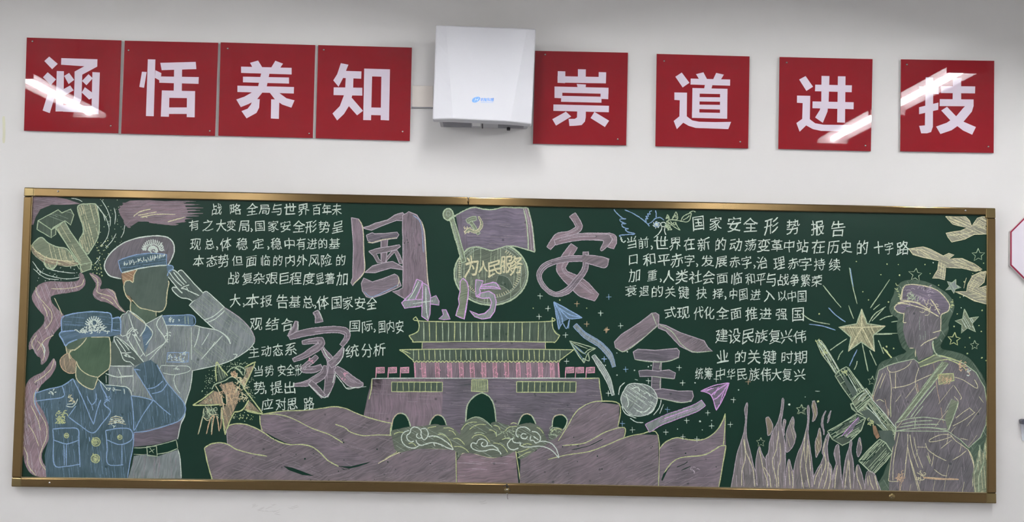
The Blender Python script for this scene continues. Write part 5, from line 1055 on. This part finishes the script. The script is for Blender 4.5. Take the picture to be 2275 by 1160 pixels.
d.tr = TR; d.squig('Ly', *TR(80,90), *TR(120,130), 8, 1.8, 6); d.squig('Ly', *TR(130,200), *TR(190,240), 10, 2, 6); d.squig('Ly', *TR(380,440), *TR(430,480), 8, 2, 6)
d.lines('Lw', [[(100,90),(180,180),(260,310),(330,430)],[(95,130),(200,300),(300,470)],[(640,660),(700,740),(760,820),(900,980),(1000,1110)],[(650,860),(760,960),(900,1130)],[(560,790),(600,730),(650,700)],[(600,800),(650,750)],[(700,860),(830,1030)],[(440,490),(550,690)],[(520,520),(620,660)]], 1.8); d.build()

# ---- flames
d = Part('chalk_flame', bb, TX, 'row of tall mauve flames along the foot of the board')
bs = 1108
FLM = [[(115,1080),(150,900),(180,720),(240,540),(265,420),(272,330),(262,240),(290,168),(292,240),(285,330),(280,440),(285,540),(330,720),(360,860),(390,930),(410,1000),(420,1085)],
 [(400,1085),(385,900),(385,780),(420,640),(450,720),(500,810),(525,900),(545,1000),(560,1090)], [(520,1090),(500,860),(490,760),(520,700),(530,600),(570,470),(620,370),(650,250),(668,125),(685,150),(670,280),(655,400),(680,520),(700,640),(700,800),(695,950),(710,1095)],
 [(700,1095),(710,900),(738,775),(770,880),(800,960),(800,1095)], [(790,1095),(790,900),(830,720),(880,610),(930,430),(940,330),(935,240),(945,195),(958,240),(952,380),(945,500),(965,650),(990,850),(1000,960),(1010,1100)],
 [(990,1100),(1010,950),(1080,820),(1110,740),(1095,700),(1120,580),(1160,500),(1170,530),(1150,640),(1165,790),(1195,860),(1205,960),(1215,1105)], [(1205,1105),(1220,900),(1245,820),(1222,720),(1240,640),(1270,620),(1280,700),(1290,820),(1300,950),(1315,1105)],
 [(1310,1105),(1320,950),(1350,760),(1385,650),(1400,570),(1415,600),(1405,680),(1430,820),(1435,950),(1440,1108)], [(1430,1108),(1440,960),(1475,835),(1510,900),(1530,970),(1560,1110)], [(1555,1110),(1560,980),(1590,900),(1660,940),(1690,1020),(1725,1115)]]
for p in FLM: d.fill('flame', p); d.hatch('Lm', p, 88, 4, 1.2, .4); d.line('Lm', p[:-1] + [p[-1]], 1.8); d.build(); d = Part('chalk_flame', bb, TX)
d.fill('flame', [(112,1110),(125,1070),(400,1060),(900,1075),(1300,1080),(1560,1095),(1560,1120)])
d.lines('Lc', [[(250,560),(280,700),(350,880),(372,1070)],[(262,560),(270,760),(235,900),(232,1060)],[(420,660),(460,870),(500,1000),(505,1080)],[(470,860),(530,960),(545,1080)],[(630,470),(600,680),(560,800),(600,980),(610,1080)],[(640,600),(650,760),(620,900),(630,1070)],[(740,800),(738,900),(750,1060)],[(770,900),(780,1000),(778,1090)],[(920,480),(890,680),(860,860),(895,1090)],[(940,560),(930,760),(920,860),(960,1080)],[(900,640),(915,800)],[(1140,560),(1110,660),(1135,820),(1090,960),(1050,1090)],[(1160,800),(1150,950),(1110,1090)],[(1180,860),(1185,1000),(1160,1100)],[(1095,830),(1030,960),(1010,1050)],[(1260,840),(1240,960),(1230,1090)],[(1375,780),(1360,900),(1335,1090)],[(1385,790),(1390,920),(1400,1095)],[(1470,850),(1470,960),(1520,1100)],[(1600,950),(1620,1040),(1650,1100)],[(1660,950),(1680,1040),(1695,1100)],[(1580,960),(1590,1060)],[(945,620),(960,760),(970,900)]], 1.9)
d.build()
for p, m_ in (([(490,345),(505,325),(525,328),(565,410),(550,490),(512,520),(505,450)], 'tan'), ([(710,590),(708,500),(740,400),(780,320),(795,380),(790,440),(812,520),(790,620),(735,692),(708,690)], 'flame'), ([(985,200),(1008,145),(1030,200),(1042,280),(1020,345),(990,370),(1000,300)], 'tan'),
    ([(1020,600),(1045,520),(1068,440),(1085,540),(1085,650),(1050,720),(1028,750)], 'tan'), ([(1470,640),(1498,540),(1518,640),(1512,700),(1480,750),(1465,700)], 'flame'), ([(680,360),(700,350),(705,380),(688,460),(690,520),(672,480)], 'flame')):
    s_ = Part('chalk_flame', bb, TX, 'small detached chalk flame'); s_.shape(m_, 'Lm', p, 1.6, True, ('Lc', 75, 4, 1.1, .5)); s_.build()
s_ = Part('chalk_flame', bb, TX, 'thin wisps of chalk flame'); s_.brush('flame', 'Lm', [(1135,255,8),(1105,320,16),(1095,400,20),(1112,470,12),(1113,515,5)], 1.2, 1); s_.brush('flame', 'Lm', [(1190,255,8),(1170,310,18),(1165,345,14),(1152,385,5)], 1.2, 1); s_.build()

# ------------------------------------------------------------------ handwriting
def rows(label, items, trp):
    p = Part('chalk_writing', bb, trp, label)
    for it in items:
        tr_, st, xs, y0, y1, z = it[:6]; p.tr = tr_; p.text('Lw', st, xs, y0, y1, z, **(it[6] if len(it) > 6 else {}))
    p.build()
rows('first line of the left-hand text', [(TCc, '战略全局与世界百年未', (235,355,465,545,625,708,795,880,945,1010), 130, 132, 72)], TCc)
rows('second line of the left-hand text', [(TCc, '有之大变局.国家安全形势呈', (90,180,265,330,415,462,515,600,680,765,845,930,1015), 232, 245, 72)], TCc)
rows('third line of the left-hand text', [(TCc, '现总、体稳定，稳中有进的基', (100,190,240,295,400,505,570,620,705,780,850,920,995), 355, 352, 72)], TCc)
rows('fourth line of the left-hand text', [(TCc, '本态势但面临的内外风险的', (120,205,280,370,460,550,630,710,785,865,940,1035), 464, 458, 72)], TCc)
rows('fifth line of the left-hand text', [(TCc, '战复杂艰巨程度显著加', (345,435,510,590,670,745,830,900,965,1045), 574, 578, 75)], TCc)
rows('sixth line of the left-hand text', [(TCc, '大，本报告基总、体国家安全', (355,412,465,555,660,740,825,872,920,1010,1080,1160,1235), 718, 738, 78)], TCc)
rows('seventh line of the left-hand text, split by the large character', [(TCc, '观结合', (490,595,690), 868, 872, 78), (TCc, '国际、国内安', (1125,1205,1255,1300,1355,1415), 882, 888, 74)], TCc)
rows('eighth line of the left-hand text, split by the large character', [(TCc, '主动态系', (475,555,630,715), 1050, 1032, 74), (TCc, '统分析', (1110,1205,1285), 1045, 1035, 78)], TCc)
rows('ninth line of the left-hand text', [(TN, '当势安全形', (112,300,510,660,800), 345, 325, 185)], TN)
rows('tenth line of the left-hand text', [(TN, '势，提出', (130,235,420,650), 630, 630, 205)], TN)
rows('last line of the left-hand text', [(TN, '应对思路', (262,495,690,975), 915, 905, 205)], TN)
ii = lambda x: (1775 + x / 2.9 - 1300) * 2.9
rows('heading of the right-hand text', [(TG, '国家安全形势报告', (730,840,960,1065,1200,1340,ii(120),ii(252)), 218, 256, 92)], TG)
rows('first line of the right-hand text', [(TG, '当前，世界在新的动荡变革中站在历史的十字路', (300,375,430,490,580,672,765,872,970,1065,1150,1235,1315,1400,ii(125),ii(222),ii(305),ii(408),ii(512),ii(580),ii(668)), 345, 382, 80)], TG)
rows('second line of the right-hand text', [(TG, '口和平赤字，发展赤字，治理赤字持续', (312,415,508,590,672,722,788,878,965,1040,1092,1140,1250,1340,1420,ii(132),ii(230)), 450, 488, 76)], TG)
rows('third line of the right-hand text', [(TG, '加重，人类社会面临和平与战争繁荣', (320,432,488,538,622,712,795,882,975,1065,1132,1200,1275,1350,1420,ii(115)), 555, 592, 76)], TG)
rows('fourth line of the right-hand text', [(TG, '衰退的关键抉择，中国进入以中国', (295,380,465,548,635,750,855,905,955,1018,1098,1185,1268,1332,1397), 655, 692, 70)], TG)
rows('fifth line of the right-hand text', [(TG, '式现代化全面推进强国', (548,632,730,800,885,972,1072,1162,1265,1370), 795, 808, 80)], TG)
rows('sixth line of the right-hand text', [(TG, '建设民族复兴伟', (880,962,1050,1135,1222,1298,1385), 945, 950, 82)], TG)
rows('seventh line of the right-hand text', [(TG, '业的关键时期', (885,1000,1088,1188,1300,1390), 1080, 1085, 82)], TG)
rows('last line of the right-hand text', [(TH, '统筹中华民族伟大复兴', (735,795,872,940,1010,1090,1165,1232,1302,1382), 232, 240, 76)], TH)
